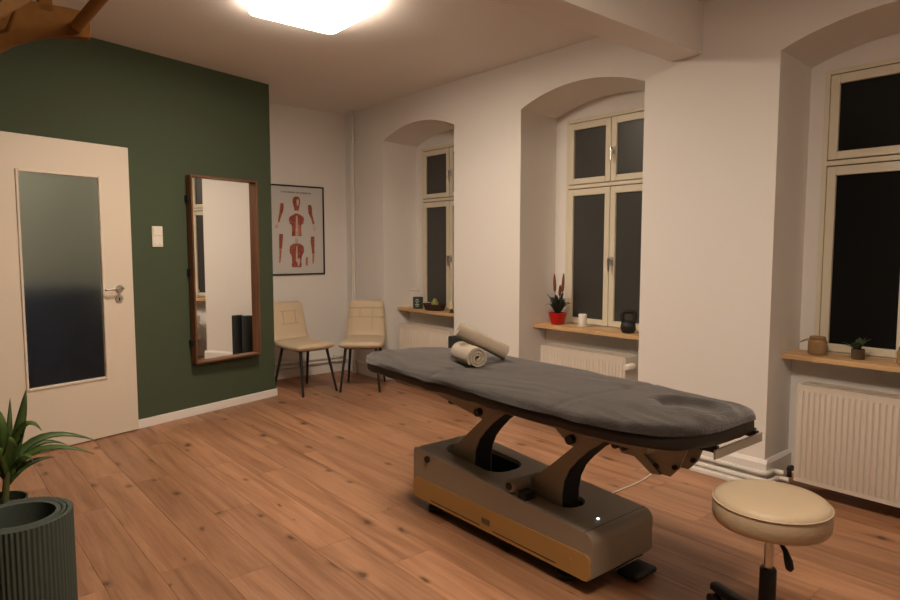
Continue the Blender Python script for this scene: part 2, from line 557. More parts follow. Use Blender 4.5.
    # small hardware at the meeting stile, other leaf
# sills
SLAB = ['pine window sill carrying the fruit basket and card', 'pine window sill carrying the red flower pot and candle', 'pine window sill carrying the amber glass jars']
for i, (y0, y1) in enumerate(WIN_Y):
    o = obj('trim_%d' % (i + 2), B(3.75 - 3.87, XIN - 0.016 - 3.87, y0 - (y0 + y1) / 2, y1 - (y0 + y1) / 2, 0.692 - 0.706, 0.720 - 0.706, 0.003), M_SILL,
            loc=(3.87, (y0 + y1) / 2, 0.706), kind='structure', label=SLAB[i])
SILL_Z = 0.720

# ------------------------------------------------------------------ ceiling lamp
LS = 0.566
M_LAMP = mat('lit_lamp_diffuser', (0.9, 0.9, 0.9), 0.4, emit=LAMP_COLOR, estr=LAMP_STRENGTH)
M_LAMP2 = mat('lit_lamp_diffuser_near', (0.9, 0.9, 0.9), 0.4, emit=LAMP_COLOR, estr=LAMP2_STRENGTH)
for (LX, LY, ml, lab) in ((1.845, 3.40, M_LAMP, 'square flat ceiling lamp glowing bright white on the mirror side of the ceiling beam'),
                          (LAMP2_XY[0], LAMP2_XY[1], M_LAMP2, 'square flat ceiling lamp on the stool side of the ceiling beam')):
    t = empty('ceiling_lamp', (LX, LY, HC), label=lab, cat='ceiling lamp', group='square ceiling lamps')
    pr = rrect(LS - 0.02, LS - 0.02, 0.05)
    obj('base_tray', prism(NB(), [(a, b_, 0) for a, b_ in pr], (0, 0, -0.040)), M_WHITE, t)
    bm = NB()
    rings = []
    for k, (ins, z) in enumerate(((0.0, -0.0405), (0.0, -0.052), (0.006, -0.058), (0.02, -0.062))):
        rings.append([(a, b_, z) for a, b_ in rrect(LS - 2 * ins, LS - 2 * ins, 0.055 - ins * 0.5)])
    loft(bm, rings)
    obj('diffuser', bm, ml, t, smooth=True)

# ------------------------------------------------------------------ door in the green wall
t = empty('door_1', label='white lacquered door with a tall frosted glass panel in the green wall', kind='structure')
t.matrix_world = GMAT
DT = 0.030
dl, dr = -0.905, -0.004
g0, g1, gz0, gz1 = -0.722, -0.205, 0.412, 1.802
bm = NB()
for a in ((dl, g0, 0.008, 2.015), (g1, dr, 0.008, 2.015), (g0, g1, 0.008, gz0), (g0, g1, gz1, 2.015)):
    box(bm, a[0], a[1], -DT, -0.002, a[2], a[3])
bmesh.ops.remove_doubles(bm, verts=bm.verts, dist=1e-5)
leaf = obj('leaf', bm, M_DOOR, t)
bm = NB()
box(bm, DS0 + 0.004, g0, -0.002, 0.02, 0.01, 1.985); box(bm, g1, DS1 - 0.004, -0.002, 0.02, 0.01, 1.985)
box(bm, g0, g1, -0.002, 0.02, 0.01, gz0); box(bm, g0, g1, -0.002, 0.02, gz1, 1.985)
obj('rebate', bm, M_DOOR, t)
obj('pane', B(g0 - 0.004, g1 + 0.004, -0.008, -0.003, gz0 - 0.004, gz1 + 0.004), M_FROST, t, label='frosted glass panel')
bw = 0.016
for a in ((g0, g0 + bw, gz0, gz1), (g1 - bw, g1, gz0, gz1), (g0 + bw, g1 - bw, gz0, gz0 + bw), (g0 + bw, g1 - bw, gz1 - bw, gz1)):
    obj('glazing_bead', B(a[0], a[1], -DT - 0.008, -0.0085, a[2], a[3], 0.004), M_DOOR, t)
hs, hz = pg(119.5, 288.5, DT)
h = obj('handle', tube(NB(), [(hs, -DT, hz), (hs, -DT - 0.009, hz)], 0.026, 24), M_CHROME, t, smooth=True, label='brushed steel lever handle')
obj('lever', tube(NB(), [(hs, -DT - 0.008, hz), (hs, -DT - 0.045, hz), (hs - 0.012, -DT - 0.055, hz), (hs - 0.06, -DT - 0.057, hz), (hs - 0.125, -DT - 0.055, hz - 0.003)],
                  [0.010, 0.010, 0.0095, 0.009, 0.008], 12), M_CHROME, h, smooth=True)
ks, kz = pg(119, 299, DT)
k_ = obj('key_rosette', tube(NB(), [(ks, -DT, kz), (ks, -DT - 0.008, kz)], 0.026, 24), M_CHROME, t, smooth=True)
obj('keyhole', B(ks - 0.004, ks + 0.004, -DT - 0.0095, -DT - 0.007, kz - 0.012, kz + 0.010), M_BLACK, k_)

# light switch
s0, z1 = pg(152, 226, 0.01)
s1, z0 = pg(163.3, 247, 0.01)
t = empty('light_switch', label='white double light switch on the green wall beside the door', cat='switch')
t.matrix_world = GMAT
obj('backplate', B(s0, s1, -0.010, -0.0005, z0, z1, 0.003), M_WHITE, t)
zm = (z0 + z1) / 2
obj('rocker', B(s0 + 0.008, s1 - 0.008, -0.015, -0.0095, zm + 0.006, z1 - 0.008, 0.002), M_WHITE, t)
obj('socket_cap', B(s0 + 0.008, s1 - 0.008, -0.013, -0.0095, z0 + 0.008, zm - 0.004, 0.002), M_WHITE, t)
for a in (-1, 1):
    obj('button', B((s0 + s1) / 2 + a * 0.018 - 0.009, (s0 + s1) / 2 + a * 0.018 + 0.009, -0.0155, -0.0125, z0 + 0.016, z0 + 0.034, 0.001), M_WHITE, t)

# mirror
t = empty('wall_mirror', label='tall mirror in a deep walnut frame on the green wall', cat='mirror')
t.matrix_world = GMAT
MT = 0.075
s0, z1 = pg(191.5, 174.3, MT); s1, z1b = pg(257.5, 181.3, MT); s0b, z0 = pg(196, 364, MT); s1b, z0b = pg(259, 354.5, MT)
ms0, ms1, mz0, mz1 = (s0 + s0b) / 2, (s1 + s1b) / 2, (z0 + z0b) / 2, (z1 + z1b) / 2
fw = 0.014
for (a, b_, c, d, rot) in ((ms0, ms0 + fw, mz0, mz1, 1), (ms1 - fw, ms1, mz0, mz1, 1), (ms0 + fw, ms1 - fw, mz0, mz0 + fw, 0), (ms0 + fw, ms1 - fw, mz1 - fw, mz1, 0)):
    # board meshes have their grain (local Y) along the length
    if rot:
        bmx = B(-(b_ - a) / 2, (b_ - a) / 2, -(d - c) / 2, (d - c) / 2, -(MT - 0.012) / 2, (MT - 0.012) / 2, 0.002)
        obj('frame_board', bmx, M_WALNUT, t, loc=((a + b_) / 2, -(MT + 0.012) / 2, (c + d) / 2), rot=(PI / 2, 0, 0))
    else:
        bmx = B(-(d - c) / 2, (d - c) / 2, -(b_ - a) / 2, (b_ - a) / 2, -(MT - 0.012) / 2, (MT - 0.012) / 2, 0.002)
        o = obj('frame_board', bmx, M_WALNUT, t, loc=((a + b_) / 2, -(MT + 0.012) / 2, (c + d) / 2))
        o.rotation_mode = 'QUATERNION'
        o.rotation_quaternion = Matrix(((0, 1, 0), (0, 0, 1), (1, 0, 0))).transposed().to_quaternion() if False else Matrix(((0, 1, 0), (0, 0, 1), (1, 0, 0))).to_quaternion()
obj('mirror_glass', B(ms0 + fw - 0.002, ms1 - fw + 0.002, -0.026, -0.022, mz0 + fw - 0.002, mz1 - fw + 0.002), M_MIRROR, t)
obj('back_board', B(ms0 + 0.01, ms1 - 0.01, -0.022, -0.0005, mz0 + 0.01, mz1 - 0.01), M_BLACK, t)
for yy in (198, 272, 344):
    _, hz = pg(187, yy, 0.04)
    obj('hinge', B(ms0 - 0.012, ms0 - 0.0005, -0.05, -0.0005, hz - 0.022, hz + 0.022, 0.003), M_BLACK, t)

t.matrix_world = GMAT @ Matrix.Translation((ms0, 0, 0)) @ Matrix.Rotation(math.radians(-1.7), 4, 'Z') @ Matrix.Translation((-ms0, 0, 0))     # hinged at the left, a little ajar

# ------------------------------------------------------------------ poster on the back wall
PX0, PX1, PZ0, PZ1 = 2.715, 3.318, 1.046, 1.944
t = empty('anatomy_poster', ((PX0 + PX1) / 2, YB, PZ0), label='framed chart of red muscle drawings on white paper', cat='poster')
pw, ph = PX1 - PX0, PZ1 - PZ0
M_PAPER = mat('poster_paper', (0.60, 0.60, 0.58), 0.55)
for (a, b_, c, d) in ((-pw / 2, -pw / 2 + 0.014, 0, ph), (pw / 2 - 0.014, pw / 2, 0, ph), (-pw / 2 + 0.014, pw / 2 - 0.014, 0, 0.014), (-pw / 2 + 0.014, pw / 2 - 0.014, ph - 0.014, ph)):
    obj('frame_bar', B(a, b_, -0.018, -0.0005, c, d, 0.001), M_BLACK, t)
sheet = obj('sheet', B(-pw / 2 + 0.01, pw / 2 - 0.01, -0.008, -0.001, 0.01, ph - 0.01), M_PAPER, t)
M_RED = mat('muscle_red_print', (0.33, 0.085, 0.06), 0.6, var=0.45, vscale=40)
M_RED2 = mat('pale_red_print', (0.50, 0.17, 0.12), 0.6, var=0.3, vscale=40)
M_BONE = mat('tendon_print', (0.58, 0.45, 0.36), 0.6, var=0.2, vscale=40)
M_INK = mat('grey_print', (0.22, 0.21, 0.20), 0.6)


def ip(x_, y_):
    """photo pixel -> local (x, z) on the poster"""
    p = px(x_, y_, 'y', YB - 0.0085)
    return p.x - (PX0 + PX1) / 2, p.z - PZ0


def blob(name, prof, m, lift=0.0):
    """flat printed figure: prof = list of (pixel y, pixel centre, pixel half width)"""
    L_ = [ip(c - w, y_) for y_, c, w in prof]
    R_ = [ip(c + w, y_) for y_, c, w in reversed(prof)]
    bm = NB()
    prism(bm, [(a, -0.0085 - lift, b_) for a, b_ in L_ + R_], (0, 0.0004, 0))
    return obj(name, bm, m, sheet)


blob('print_head', [(196.5, 296.3, 1.6), (198, 296.3, 3.2), (201, 296.3, 3.8), (204, 296.5, 3.5), (207, 296.5, 2.6), (209.5, 296.5, 2.2), (210.5, 296.6, 2.4)], M_RED)
blob('print_face', [(199, 297.6, 0.6), (201, 297.8, 1.3), (204, 297.8, 1.1), (206, 297.5, 0.6)], M_BONE, 0.0005)
blob('print_torso', [(213.5, 296.5, 1.5), (215, 296.5, 4), (217, 296.5, 7.0), (220, 296.5, 7.6), (223.5, 296.5, 6.8), (225, 296.5, 4.8), (230, 296.6, 4.6), (236, 296.8, 5.0)], M_RED)
blob('print_breastbone', [(216, 296.8, 0.7), (222, 296.8, 1.0), (229, 296.9, 1.3), (235.5, 296.9, 1.5)], M_BONE, 0.0005)
blob('print_ribs', [(225, 299.3, 1.0), (230, 299.4, 1.2), (235, 299.4, 1.2)], M_RED2, 0.0005)
blob('print_neck', [(238, 296.6, 1.6), (243, 296.6, 1.3), (244, 296.6, 3)], M_BONE)
blob('print_back', [(243.5, 296.8, 3), (246, 296.8, 6.6), (250, 296.8, 7.4), (253, 296.8, 6.8), (256, 296.8, 5.2), (261, 296.8, 4.6), (265, 296.8, 5.0), (267.3, 296.8, 4.4)], M_RED)
blob('print_spine', [(246, 296.8, 0.6), (255, 296.8, 0.8), (262, 296.8, 0.7)], M_BONE, 0.0005)
blob('print_loin', [(258, 298.8, 1.0), (262, 298.8, 1.3), (266, 298.6, 0.8)], M_BONE, 0.0005)
blob('print_arm', [(203, 281.8, 1.2), (206, 281.9, 2.0), (212, 281.2, 1.8), (216, 280, 1.2), (222, 278.6, 0.9)], M_RED)
blob('print_hand', [(222, 278.4, 0.8), (224.5, 277.2, 1.5), (228, 276, 1.6)], M_BONE)
blob('print_arm', [(205, 309.6, 1.4), (208, 310, 2.0), (214, 310.4, 1.8), (218, 312, 1.2), (224, 313.6, 0.9)], M_RED)
blob('print_hand', [(224.4, 313.8, 0.8), (228, 314.6, 1.2), (231, 314.8, 1.0)], M_BONE)
blob('print_leg', [(234, 281.2, 1.8), (238, 281, 2.0), (244, 280.8, 1.6), (249, 280.6, 1.4)], M_RED)
blob('print_leg', [(249.3, 280.6, 1.2), (256, 280.3, 0.9), (263, 279.8, 0.6)], M_RED2)
blob('print_leg', [(236.5, 312.8, 1.7), (241, 312.5, 2.0), (248, 313, 1.4), (254, 313.4, 1.2)], M_RED)
blob('print_leg', [(254.3, 313.4, 1.1), (259, 313.4, 0.8), (263.5, 313, 0.6)], M_RED2)
blob('print_foot', [(257, 306.9, 0.8), (261, 306.8, 1.2), (266, 306.8, 0.8)], M_RED2)
bm = NB()
rr_ = random.Random(5)
xx = 281.0
while xx < 311:                                   # heading too small to read: a row of ink strokes
    w_ = rr_.uniform(0.5, 1.3)
    yy = 191.5 + (xx - 281) * 0.075
    a, c = ip(xx, yy + 0.7); b_, d = ip(xx + w_, yy - 0.7)
    box(bm, a, b_, -0.0088, -0.0084, c, d)
    xx += w_ + rr_.choice((0.25, 0.25, 0.6))
obj('heading_strokes', bm, M_INK, sheet)


# ------------------------------------------------------------------ radiators
def make_radiator(length):
    t = empty('radiator')
    L = length
    z0, z1 = 0.075, 0.593
    n = int(round(L / 0.0275))
    cols = []
    for k in range(n):
        for f_, dep in ((0.0, 0.0), (0.18, 0.0), (0.34, 1.0), (0.84, 1.0)):
            cols.append((-L / 2 + 0.012 + (L - 0.024) * (k + f_) / n, dep))
    cols.append((L / 2 - 0.012, 0))
    cols = [(-L / 2, 0)] + cols + [(L / 2, 0)]
    rows = [(z0, 0), (z0 + 0.022, 0), (z0 + 0.045, 1), (z1 - 0.05, 1), (z1 - 0.028, 0), (z1, 0)]
    bm = NB()
    V = [[bm.verts.new((-0.08 + (0.0 if f_ * g else 0.0075), y, z)) for y, f_ in cols] for z, g in rows]
    for a, b_ in zip(V, V[1:]):
        for k in range(len(cols) - 1):
            bm.faces.new((a[k], a[k + 1], b_[k + 1], b_[k]))
    obj('front_panel', bm, M_RAD, t, smooth=True)
    bm = NB()
    for s in (-1, 1):
        obj('side_panel', B(-0.0735, 0.08, s * L / 2 - (0.004 if s > 0 else 0), s * L / 2 + (0.004 if s < 0 else 0), z0 + 0.02, z1 + 0.004, 0.0015), M_RAD, t)
    obj('core', B(-0.065, 0.075, -L / 2 + 0.02, L / 2 - 0.02, z0 + 0.01, z1 - 0.02), M_RAD, t)
    bm = NB()
    box(bm, -0.074, -0.066, -L / 2 + 0.004, L / 2 - 0.004, z1 - 0.006, z1 + 0.004)
    box(bm, 0.07, 0.078, -L / 2 + 0.004, L / 2 - 0.004, z1 - 0.006, z1 + 0.004)
    m_ = int(L / 0.012)
    for k in range(m_ + 1):
        y = -L / 2 + 0.006 + (L - 0.012) * k / m_
        box(bm, -0.066, 0.07, y - 0.003, y + 0.003, z1 - 0.003, z1 + 0.003)
    box(bm, -0.01, 0.012, -L / 2 + 0.004, L / 2 - 0.004, z1 - 0.003, z1 + 0.003)
    obj('top_grille', bm, M_RAD, t)
    for s in (-1, 1):
        obj('wall_bracket', B(0.081, XPAR - 3.63 - 0.0005, s * L * 0.3 - 0.015, s * L * 0.3 + 0.015, 0.2, 0.5), M_RAD, t)
    bm = NB()
    tube(bm, [(0.0, -L / 2 - 0.0005, z1 - 0.055), (0.0, -L / 2 - 0.03, z1 - 0.055)], 0.014, 14)
    valve = obj('valve', bm, M_CHROME, t, smooth=True)
    bm = NB()
    tube(bm, [(-0.005, -L / 2 - 0.02, z1 - 0.055), (-0.03, -L / 2 - 0.02, z1 - 0.055), (-0.09, -L / 2 - 0.02, z1 - 0.055), (-0.1, -L / 2 - 0.02, z1 - 0.055)], [0.018, 0.023, 0.021, 0.015], 18)
    obj('thermostat_knob', bm, M_WHITE, valve, smooth=True)
    bm = NB()
    tube(bm, [(0.0, L / 2 + 0.0005, z0 + 0.04), (0.0, L / 2 + 0.05, z0 + 0.04), (0.0, L / 2 + 0.05, z0 - 0.01)], 0.014, 12)
    tube(bm, [(-0.01, L / 2 + 0.034, z0 + 0.045), (-0.05, L / 2 + 0.034, z0 + 0.045)], [0.016, 0.013], 12)
    obj('return_valve', bm, M_BLACK, t, smooth=True)
    return t


RAD = [(4.60, 0.74, 'white ribbed radiator under the sill with the fruit basket'),
       (2.80, 0.74, 'white ribbed radiator under the sill with the red flower pot'),
       (0.965, 0.80, 'white ribbed radiator under the sill with the amber jars')]
proto = make_radiator(0.74)
for i, (yc, L, lab) in enumerate(RAD):
    r_ = proto if i == 0 else (copy_tree(proto) if i == 1 else make_radiator(L))
    r_.location = (3.63, yc, 0)
    tag(r_, lab, 'radiator', 'radiators under the windows')

# ------------------------------------------------------------------ pipes
bm = NB()
PYX = 3.543
t = empty('heating_pipe', (PYX, 5.75, 0), label='white painted riser pipes in the corner beside the poster', cat='pipe')
obj('riser', tube(NB(), [(0, 0.0, 0), (0, 0.0, HC)], 0.013, 14), M_PIPE, t, smooth=True)
obj('riser', tube(NB(), [(0.006, 0.045, 0), (0.006, 0.045, HC)], 0.011, 14), M_PIPE, t, smooth=True)
for z in (2.43,):
    obj('pipe_clip', B(-0.018, 0.046, -0.018, 0.065, z, z + 0.022, 0.002), M_PIPE, t)


def bend(pts, r=0.03, n=5):
    """polyline with rounded corners"""
    pts = [Vector(p) for p in pts]
    out = [pts[0]]
    for a, b_, c in zip(pts, pts[1:], pts[2:]):
        d0, d1 = (a - b_), (c - b_)
        q0, q1 = b_ + d0.normalized() * min(r, d0.length * .45), b_ + d1.normalized() * min(r, d1.length * .45)
        for k in range(n + 1):
            s = k / n
            out.append(q0 * (1 - s) ** 2 + b_ * 2 * s * (1 - s) + q1 * s * s)
    out.append(pts[-1])
    return out


def pipe_run(y_a, y_b, lab):
    """two pipes along a pier's foot, turning into the niche at y_a"""
    t = empty('heating_pipe', (W, y_b, 0), label=lab, cat='pipe')
    for (dx, z, dy) in ((-0.040, 0.072, -0.028), (-0.070, 0.040, -0.056)):
        p = bend([(dx, 0, z), (dx, y_a - y_b + dy, z), (0.05, y_a - y_b + dy, z), (0.05, y_a - y_b + dy - 0.06, z)])
        obj('pipe', tube(NB(), p, 0.0135, 12), M_PIPE, t, smooth=True)
    obj('pipe_shoe', B(-0.112, -0.024, y_a - y_b - 0.02, 0.0, 0.0, 0.022, 0.003), M_TRIM, t)
    return t


pipe_run(1.533, 2.40, 'white heating pipes along the foot of the pier behind the stool')
t = empty('heating_pipe', (2.4, YB, 0), label='white heating pipes running low behind the chairs', cat='pipe')
for dy, z in ((-0.04, 0.165), (-0.04, 0.125)):
    obj('pipe', tube(NB(), [(0, dy, z), (1.15, dy, z)], 0.0135, 12), M_PIPE, t, smooth=True)
for x_ in (0.15, 0.6, 1.0):
    obj('pipe_clip', B(x_, x_ + 0.02, -0.055, -0.0005, 0.105, 0.185), M_PIPE, t)


# ------------------------------------------------------------------ cream chairs
def chair_shell(sections, n=28, e=0.5):
    """sections: (y, z, dir_y, dir_z (unit normal), half width, half thickness)"""
    rings = []
    for (y, z, ny, nz, hw, ht) in sections:
        ring_ = []
        for k in range(n):
            a = 2 * PI * k / n
            u = sgn_pow(math.cos(a), e) * hw
            v = sgn_pow(math.sin(a), 0.75) * ht
            ring_.append((u, y + ny * v, z + nz * v))
        rings.append(ring_)
    bm = NB()
    loft(bm, rings)
    return bm


def make_chair(back_seams):
    t = empty('dining_chair')
    # seat: from the front edge to the bend; local -y is the front
    ss = []
    for k in range(13):
        s = k / 12
        y = -0.225 + 0.41 * s
        z = 0.432 - 0.012 * math.sin(PI * s) + 0.004 * s
        rr = 1.0 if 0.12 < s else (0.35 + 0.65 * math.sin(PI / 2 * s / 0.12))
        hw = 0.204 - 0.008 * s - (0.03 * (1 - s / 0.12) ** 2 if s < 0.12 else 0)
        ss.append((y, z, 0, 1, hw, 0.030 * rr + 0.004))
    seat = obj('seat', chair_shell(ss), M_CREAM, t, smooth='all')
    bs = []
    R = 0.075
    yb, zb = 0.165, 0.432
    for k in range(9):                              # bend
        a = math.radians(78) * k / 8
        bs.append((yb + R * math.sin(a), zb + R * (1 - math.cos(a)), -math.sin(a), math.cos(a), 0.196 - 0.006 * k / 8, 0.032))
    a = math.radians(78)
    y0, z0 = yb + R * math.sin(a), zb + R * (1 - math.cos(a))
    for k in range(1, 15):
        s = k / 14
        d = 0.325 * s
        hw = 0.190 - 0.022 * s
        ht = 0.030
        if s > 0.86:
            q = (s - 0.86) / 0.14
            hw -= 0.035 * q * q
            ht = 0.030 * math.sqrt(max(0.02, 1 - q * q * 0.9))
        bs.append((y0 + d * math.cos(a), z0 + d * math.sin(a), -math.sin(a), math.cos(a), hw, ht))
    back = obj('backrest', chair_shell(bs), M_CREAM, t, smooth='all')
    ny, nz = -math.sin(a), math.cos(a)

    def on_back(x_, d, lift=0.030):
        return (x_, y0 + d * math.cos(a) + ny * lift, z0 + d * math.sin(a) + nz * lift)
    if back_seams == 'square':
        lines = [((-0.09, 0.11), (0.09, 0.11)), ((-0.09, 0.23), (0.09, 0.23)), ((-0.065, 0.11), (-0.065, 0.23)), ((0.065, 0.11), (0.065, 0.23))]
    else:
        lines = [((-0.172, 0.15), (0.172, 0.15)), ((-0.166, 0.24), (0.166, 0.24)), ((0.06, 0.02), (0.06, 0.24)), ((-0.06, 0.15), (-0.06, 0.24))]
    for (x0_, d0), (x1_, d1) in lines:
        obj('seam', tube(NB(), [on_back(x0_, d0), on_back(x1_, d1)], 0.0026, 6), M_SEAM, back)
    for x_ in (-0.075, 0.075):
        obj('seam', tube(NB(), [(x_, -0.12, 0.4555), (x_, 0.05, 0.4505)], 0.002, 6), M_SEAM, seat)
    obj('seat_plate', B(-0.15, 0.15, -0.17, 0.17, 0.388, 0.404, 0.004), M_BLACK, t)
    for sx in (-1, 1):
        for sy in (-1, 1):
            obj('leg', tube(NB(), [(sx * 0.14, sy * 0.15, 0.398), (sx * 0.180, sy * 0.243, 0.0)], [0.014, 0.010], 12), M_BLACK, t, smooth=True)
    return t


ch = make_chair('square')
ch.location = (2.755, 5.35, 0); ch.rotation_euler.z = math.radians(6)
tag(ch, 'cream quilted chair with black legs under the poster, beside the green wall', 'chair', 'cream chairs')
ch2 = make_chair('grid')
ch2.location = (3.245, 5.12, 0); ch2.rotation_euler.z = math.radians(-40)
tag(ch2, 'cream quilted chair with black legs in the corner, beside the riser pipes', 'chair', 'cream chairs')

# ------------------------------------------------------------------ massage table
from mathutils import noise as mnoise
TX, TY = 2.095, 1.985
t = empty('massage_table', (TX, TY, 0), math.radians(-1.0), label='electric massage table with dark grey fleece cover on a grey lifting base', cat='massage table')


def lerp_table(tab, y):
    for (a, b_) in zip(tab, tab[1:]):
        if a[0] <= y <= b_[0]:
            s = (y - a[0]) / (b_[0] - a[0])
            s2 = s
            return [p + (q - p) * s2 for p, q in zip(a[1:], b_[1:])]
    return list(tab[0][1:]) if y < tab[0][0] else list(tab[-1][1:])


OUT = [(-0.985, -0.06, 0.15), (-0.978, -0.14, 0.19), (-0.96, -0.19, 0.212), (-0.92, -0.245, 0.225), (-0.87, -0.285, 0.23), (-0.80, -0.32, 0.235), (-0.63, -0.348, 0.255), (-0.33, -0.352, 0.292),
       (0.0, -0.342, 0.322), (0.38, -0.328, 0.318), (0.58, -0.32, 0.296), (0.70, -0.312, 0.266), (0.78, -0.30, 0.225), (0.84, -0.288, 0.16), (0.88, -0.272, 0.075), (0.905, -0.255, -0.01), (0.92, -0.235, -0.08), (0.927, -0.21, -0.13)]
rings = []
NR, NS = 112, 150
ZT, ZBOT = 0.764, 0.668
for i in range(NS + 1):
    q = i / NS
    y = -0.985 + 1.912 * (0.5 - 0.5 * math.cos(PI * q)) * 0.45 + 1.912 * q * 0.55
    y = min(y, 0.927)
    xf, xb = lerp_table(OUT, y)
    xc, hw = (xf + xb) / 2, (xb - xf) / 2
    dist_end = min(y + 0.985, 0.927 - y)
    tk = min(1.0, math.sqrt(max(0.0, 1 - (1 - min(1, (dist_end + 0.006) / 0.075)) ** 2)))
    zc = (ZT + ZBOT) / 2 - 0.004
    ht = (ZT - ZBOT) / 2 * (0.25 + 0.75 * tk)
    ring_ = []
    for k in range(NR):
        # spread ring points evenly over top and bottom
        a = 2 * PI * k / NR
        ca, sa = math.cos(a), math.sin(a)
        u = sgn_pow(ca, 0.62)
        v = sgn_pow(sa, 0.38)
        x_ = xc + hw * u
        z = zc + ht * v
        if v > 0.2:                                  # soft fleece: folds and a quilted unevenness on the top
            p = Vector((x_ * 3.0, y * 1.6, 0.0))
            z += 0.006 * mnoise.noise(p * 1.7) * v
            z += 0.0055 * mnoise.noise(Vector((x_ * 26 + 1.5 * math.sin(y * 5), y * 5, 3.1))) * v
            # three upholstery sections: shallow seams
            for ys in (-0.52, 0.22):
                z -= 0.006 * math.exp(-((y - ys + 0.05 * x_) / 0.012) ** 2) * v
            # face opening at the head end
            ex, ey = (x_ - 0.03) / 0.085, (y + 0.815) / 0.118
            rr = math.sqrt(ex * ex + ey * ey)
            if rr < 1.6:
                z -= 0.026 * v / (1 + math.exp((rr - 1.0) / 0.07))
                z += 0.007 * v * math.exp(-((rr - 1.22) / 0.16) ** 2)
                if ex < 0.25:
                    z -= 0.016 * v * math.exp(-((rr - 0.98) / 0.10) ** 2)
        else:
            w_ = mnoise.noise(Vector((y * 6, x_ * 4, 9.0)))
            x_ += math.copysign(0.008, u) * w_ * abs(u)
            z += 0.006 * mnoise.noise(Vector((y * 9, 2.0, x_ * 3)))
        if y < -0.78:                                # gathered fabric at the head end
            g = (-0.78 - y) / 0.2
            x_ += 0.006 * g * mnoise.noise(Vector((x_ * 14, z * 30, 1.7)))
            z += 0.008 * g * mnoise.noise(Vector((x_ * 18, y * 12, z * 20)))
        ring_.append((x_, y, z))
    rings.append(ring_)
bm = NB()
hem = 0
idx = list(range(-hem, NR // 2 + hem + 1))
G_ = [[bm.verts.new(rg[k % NR]) for k in idx] for rg in rings]
for ra, rb_ in zip(G_, G_[1:]):
    for k in range(len(idx) - 1):
        bm.faces.new((ra[k], ra[k + 1], rb_[k + 1], rb_[k]))
for G1 in (G_[0], G_[-1]):
    bm.faces.new(G1)
obj('cover', bm, M_FLEECE, t, smooth='all', label='dark grey fleece cover')
# the black upholstered pad under the cover
rings2 = []
for rg in rings[2:-2:2]:
    cx_ = sum(p[0] for p in rg) / NR
    cz_ = (ZT + ZBOT) / 2
    rings2.append([(cx_ + (p[0] - cx_) * 0.975, p[1], min(p[2] - 0.004, ZT - 0.036) if p[2] > cz_ else p[2] - 0.013) for p in rg[::2]])
bm = NB(); loft(bm, rings2)
obj('pad', bm, mat('black_vinyl', (0.012, 0.010, 0.009), 0.55), t, smooth='all', label='black upholstered pad')

# steel frame below the upholstery
bm = NB()
box(bm, -0.20, -0.16, -0.80, 0.72, 0.615, 0.650, 0.003); box(bm, 0.16, 0.20, -0.80, 0.72, 0.615, 0.650, 0.003)
for y in (-0.78, -0.42, 0.06, 0.68):
    box(bm, -0.16, 0.16, y - 0.02, y + 0.02, 0.617, 0.648, 0.003)
obj('top_frame', bm, M_GREY, t)


def boolean_cut(bm, cutters):
    me = bpy.data.meshes.new('tmp'); bm.to_mesh(me); bm.free()
    o = bpy.data.objects.new('tmp', me); COL.objects.link(o)
    cs = []
    for c in cutters:
        bmesh.ops.recalc_face_normals(c, faces=c.faces)
        cm = bpy.data.meshes.new('tmpc'); c.to_mesh(cm); c.free()
        co = bpy.data.objects.new('tmpc', cm); COL.objects.link(co); cs.append(co)
        md = o.modifiers.new('b', 'BOOLEAN'); md.object = co; md.operation = 'DIFFERENCE'; md.solver = 'EXACT'
    dg = bpy.context.evaluated_depsgraph_get()
    out = bmesh.new()
    out.from_mesh(bpy.data.meshes.new_from_object(o.evaluated_get(dg)))
    for q in cs + [o]:
        bpy.data.objects.remove(q)
    return out


# base: profile in (y, z), sloping top, rounded head end
BY0, BY1, BX = -0.572, 0.56, 0.195
ZF, ZN = 0.312, 0.243
prof = [(BY1, 0.06), (BY1, ZF - 0.02), (BY1 - 0.006, ZF - 0.006), (BY1 - 0.02, ZF)]
RR = 0.040
for k in range(9):
    a = PI / 2 * k / 8
    prof.append((BY0 + RR - RR * math.sin(a), ZN - RR + RR * math.cos(a)))
prof += [(BY0 + 0.006, 0.075), (BY0 + 0.02, 0.06)]
bm = NB(); prism(bm, [(-BX, y, z) for y, z in prof], (2 * BX, 0, 0))
bmesh.ops.recalc_face_normals(bm, faces=bm.faces)


def slot(x0_, x1_, y0_, y1_, r):
    b = NB()
    pr_ = rrect(x1_ - x0_, y1_ - y0_, r, 6)
    prism(b, [((x0_ + x1_) / 2 + a, (y0_ + y1_) / 2 + c, 0.11) for a, c in pr_], (0, 0, 0.4))
    return b


SLOT1, SLOT2 = (-0.10, 0.115, 0.055, 0.47), (-0.10, 0.05, -0.375, -0.09)
bm = boolean_cut(bm, [slot(*SLOT1, 0.085), slot(*SLOT2, 0.07)])
base = obj('base_cover', bm, M_GREY, t, smooth=True)
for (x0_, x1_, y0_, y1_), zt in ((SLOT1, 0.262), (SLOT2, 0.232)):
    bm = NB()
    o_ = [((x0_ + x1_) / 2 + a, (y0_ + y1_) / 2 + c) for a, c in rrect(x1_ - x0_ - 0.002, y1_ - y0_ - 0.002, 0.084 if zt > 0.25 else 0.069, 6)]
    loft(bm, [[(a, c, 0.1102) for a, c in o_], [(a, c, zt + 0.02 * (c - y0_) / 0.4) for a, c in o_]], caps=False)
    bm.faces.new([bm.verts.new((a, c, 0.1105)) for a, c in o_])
    obj('slot_shade', bm, M_DARK, base, smooth=True)  # near-black sheets: the shade inside the slots is put into the colour
obj('seam_line', B(-BX - 0.0006, BX + 0.0006, BY0 + RR + 0.001, BY0 + RR + 0.0035, ZN - 0.0005, ZN + 0.0008), M_BLACK, base)
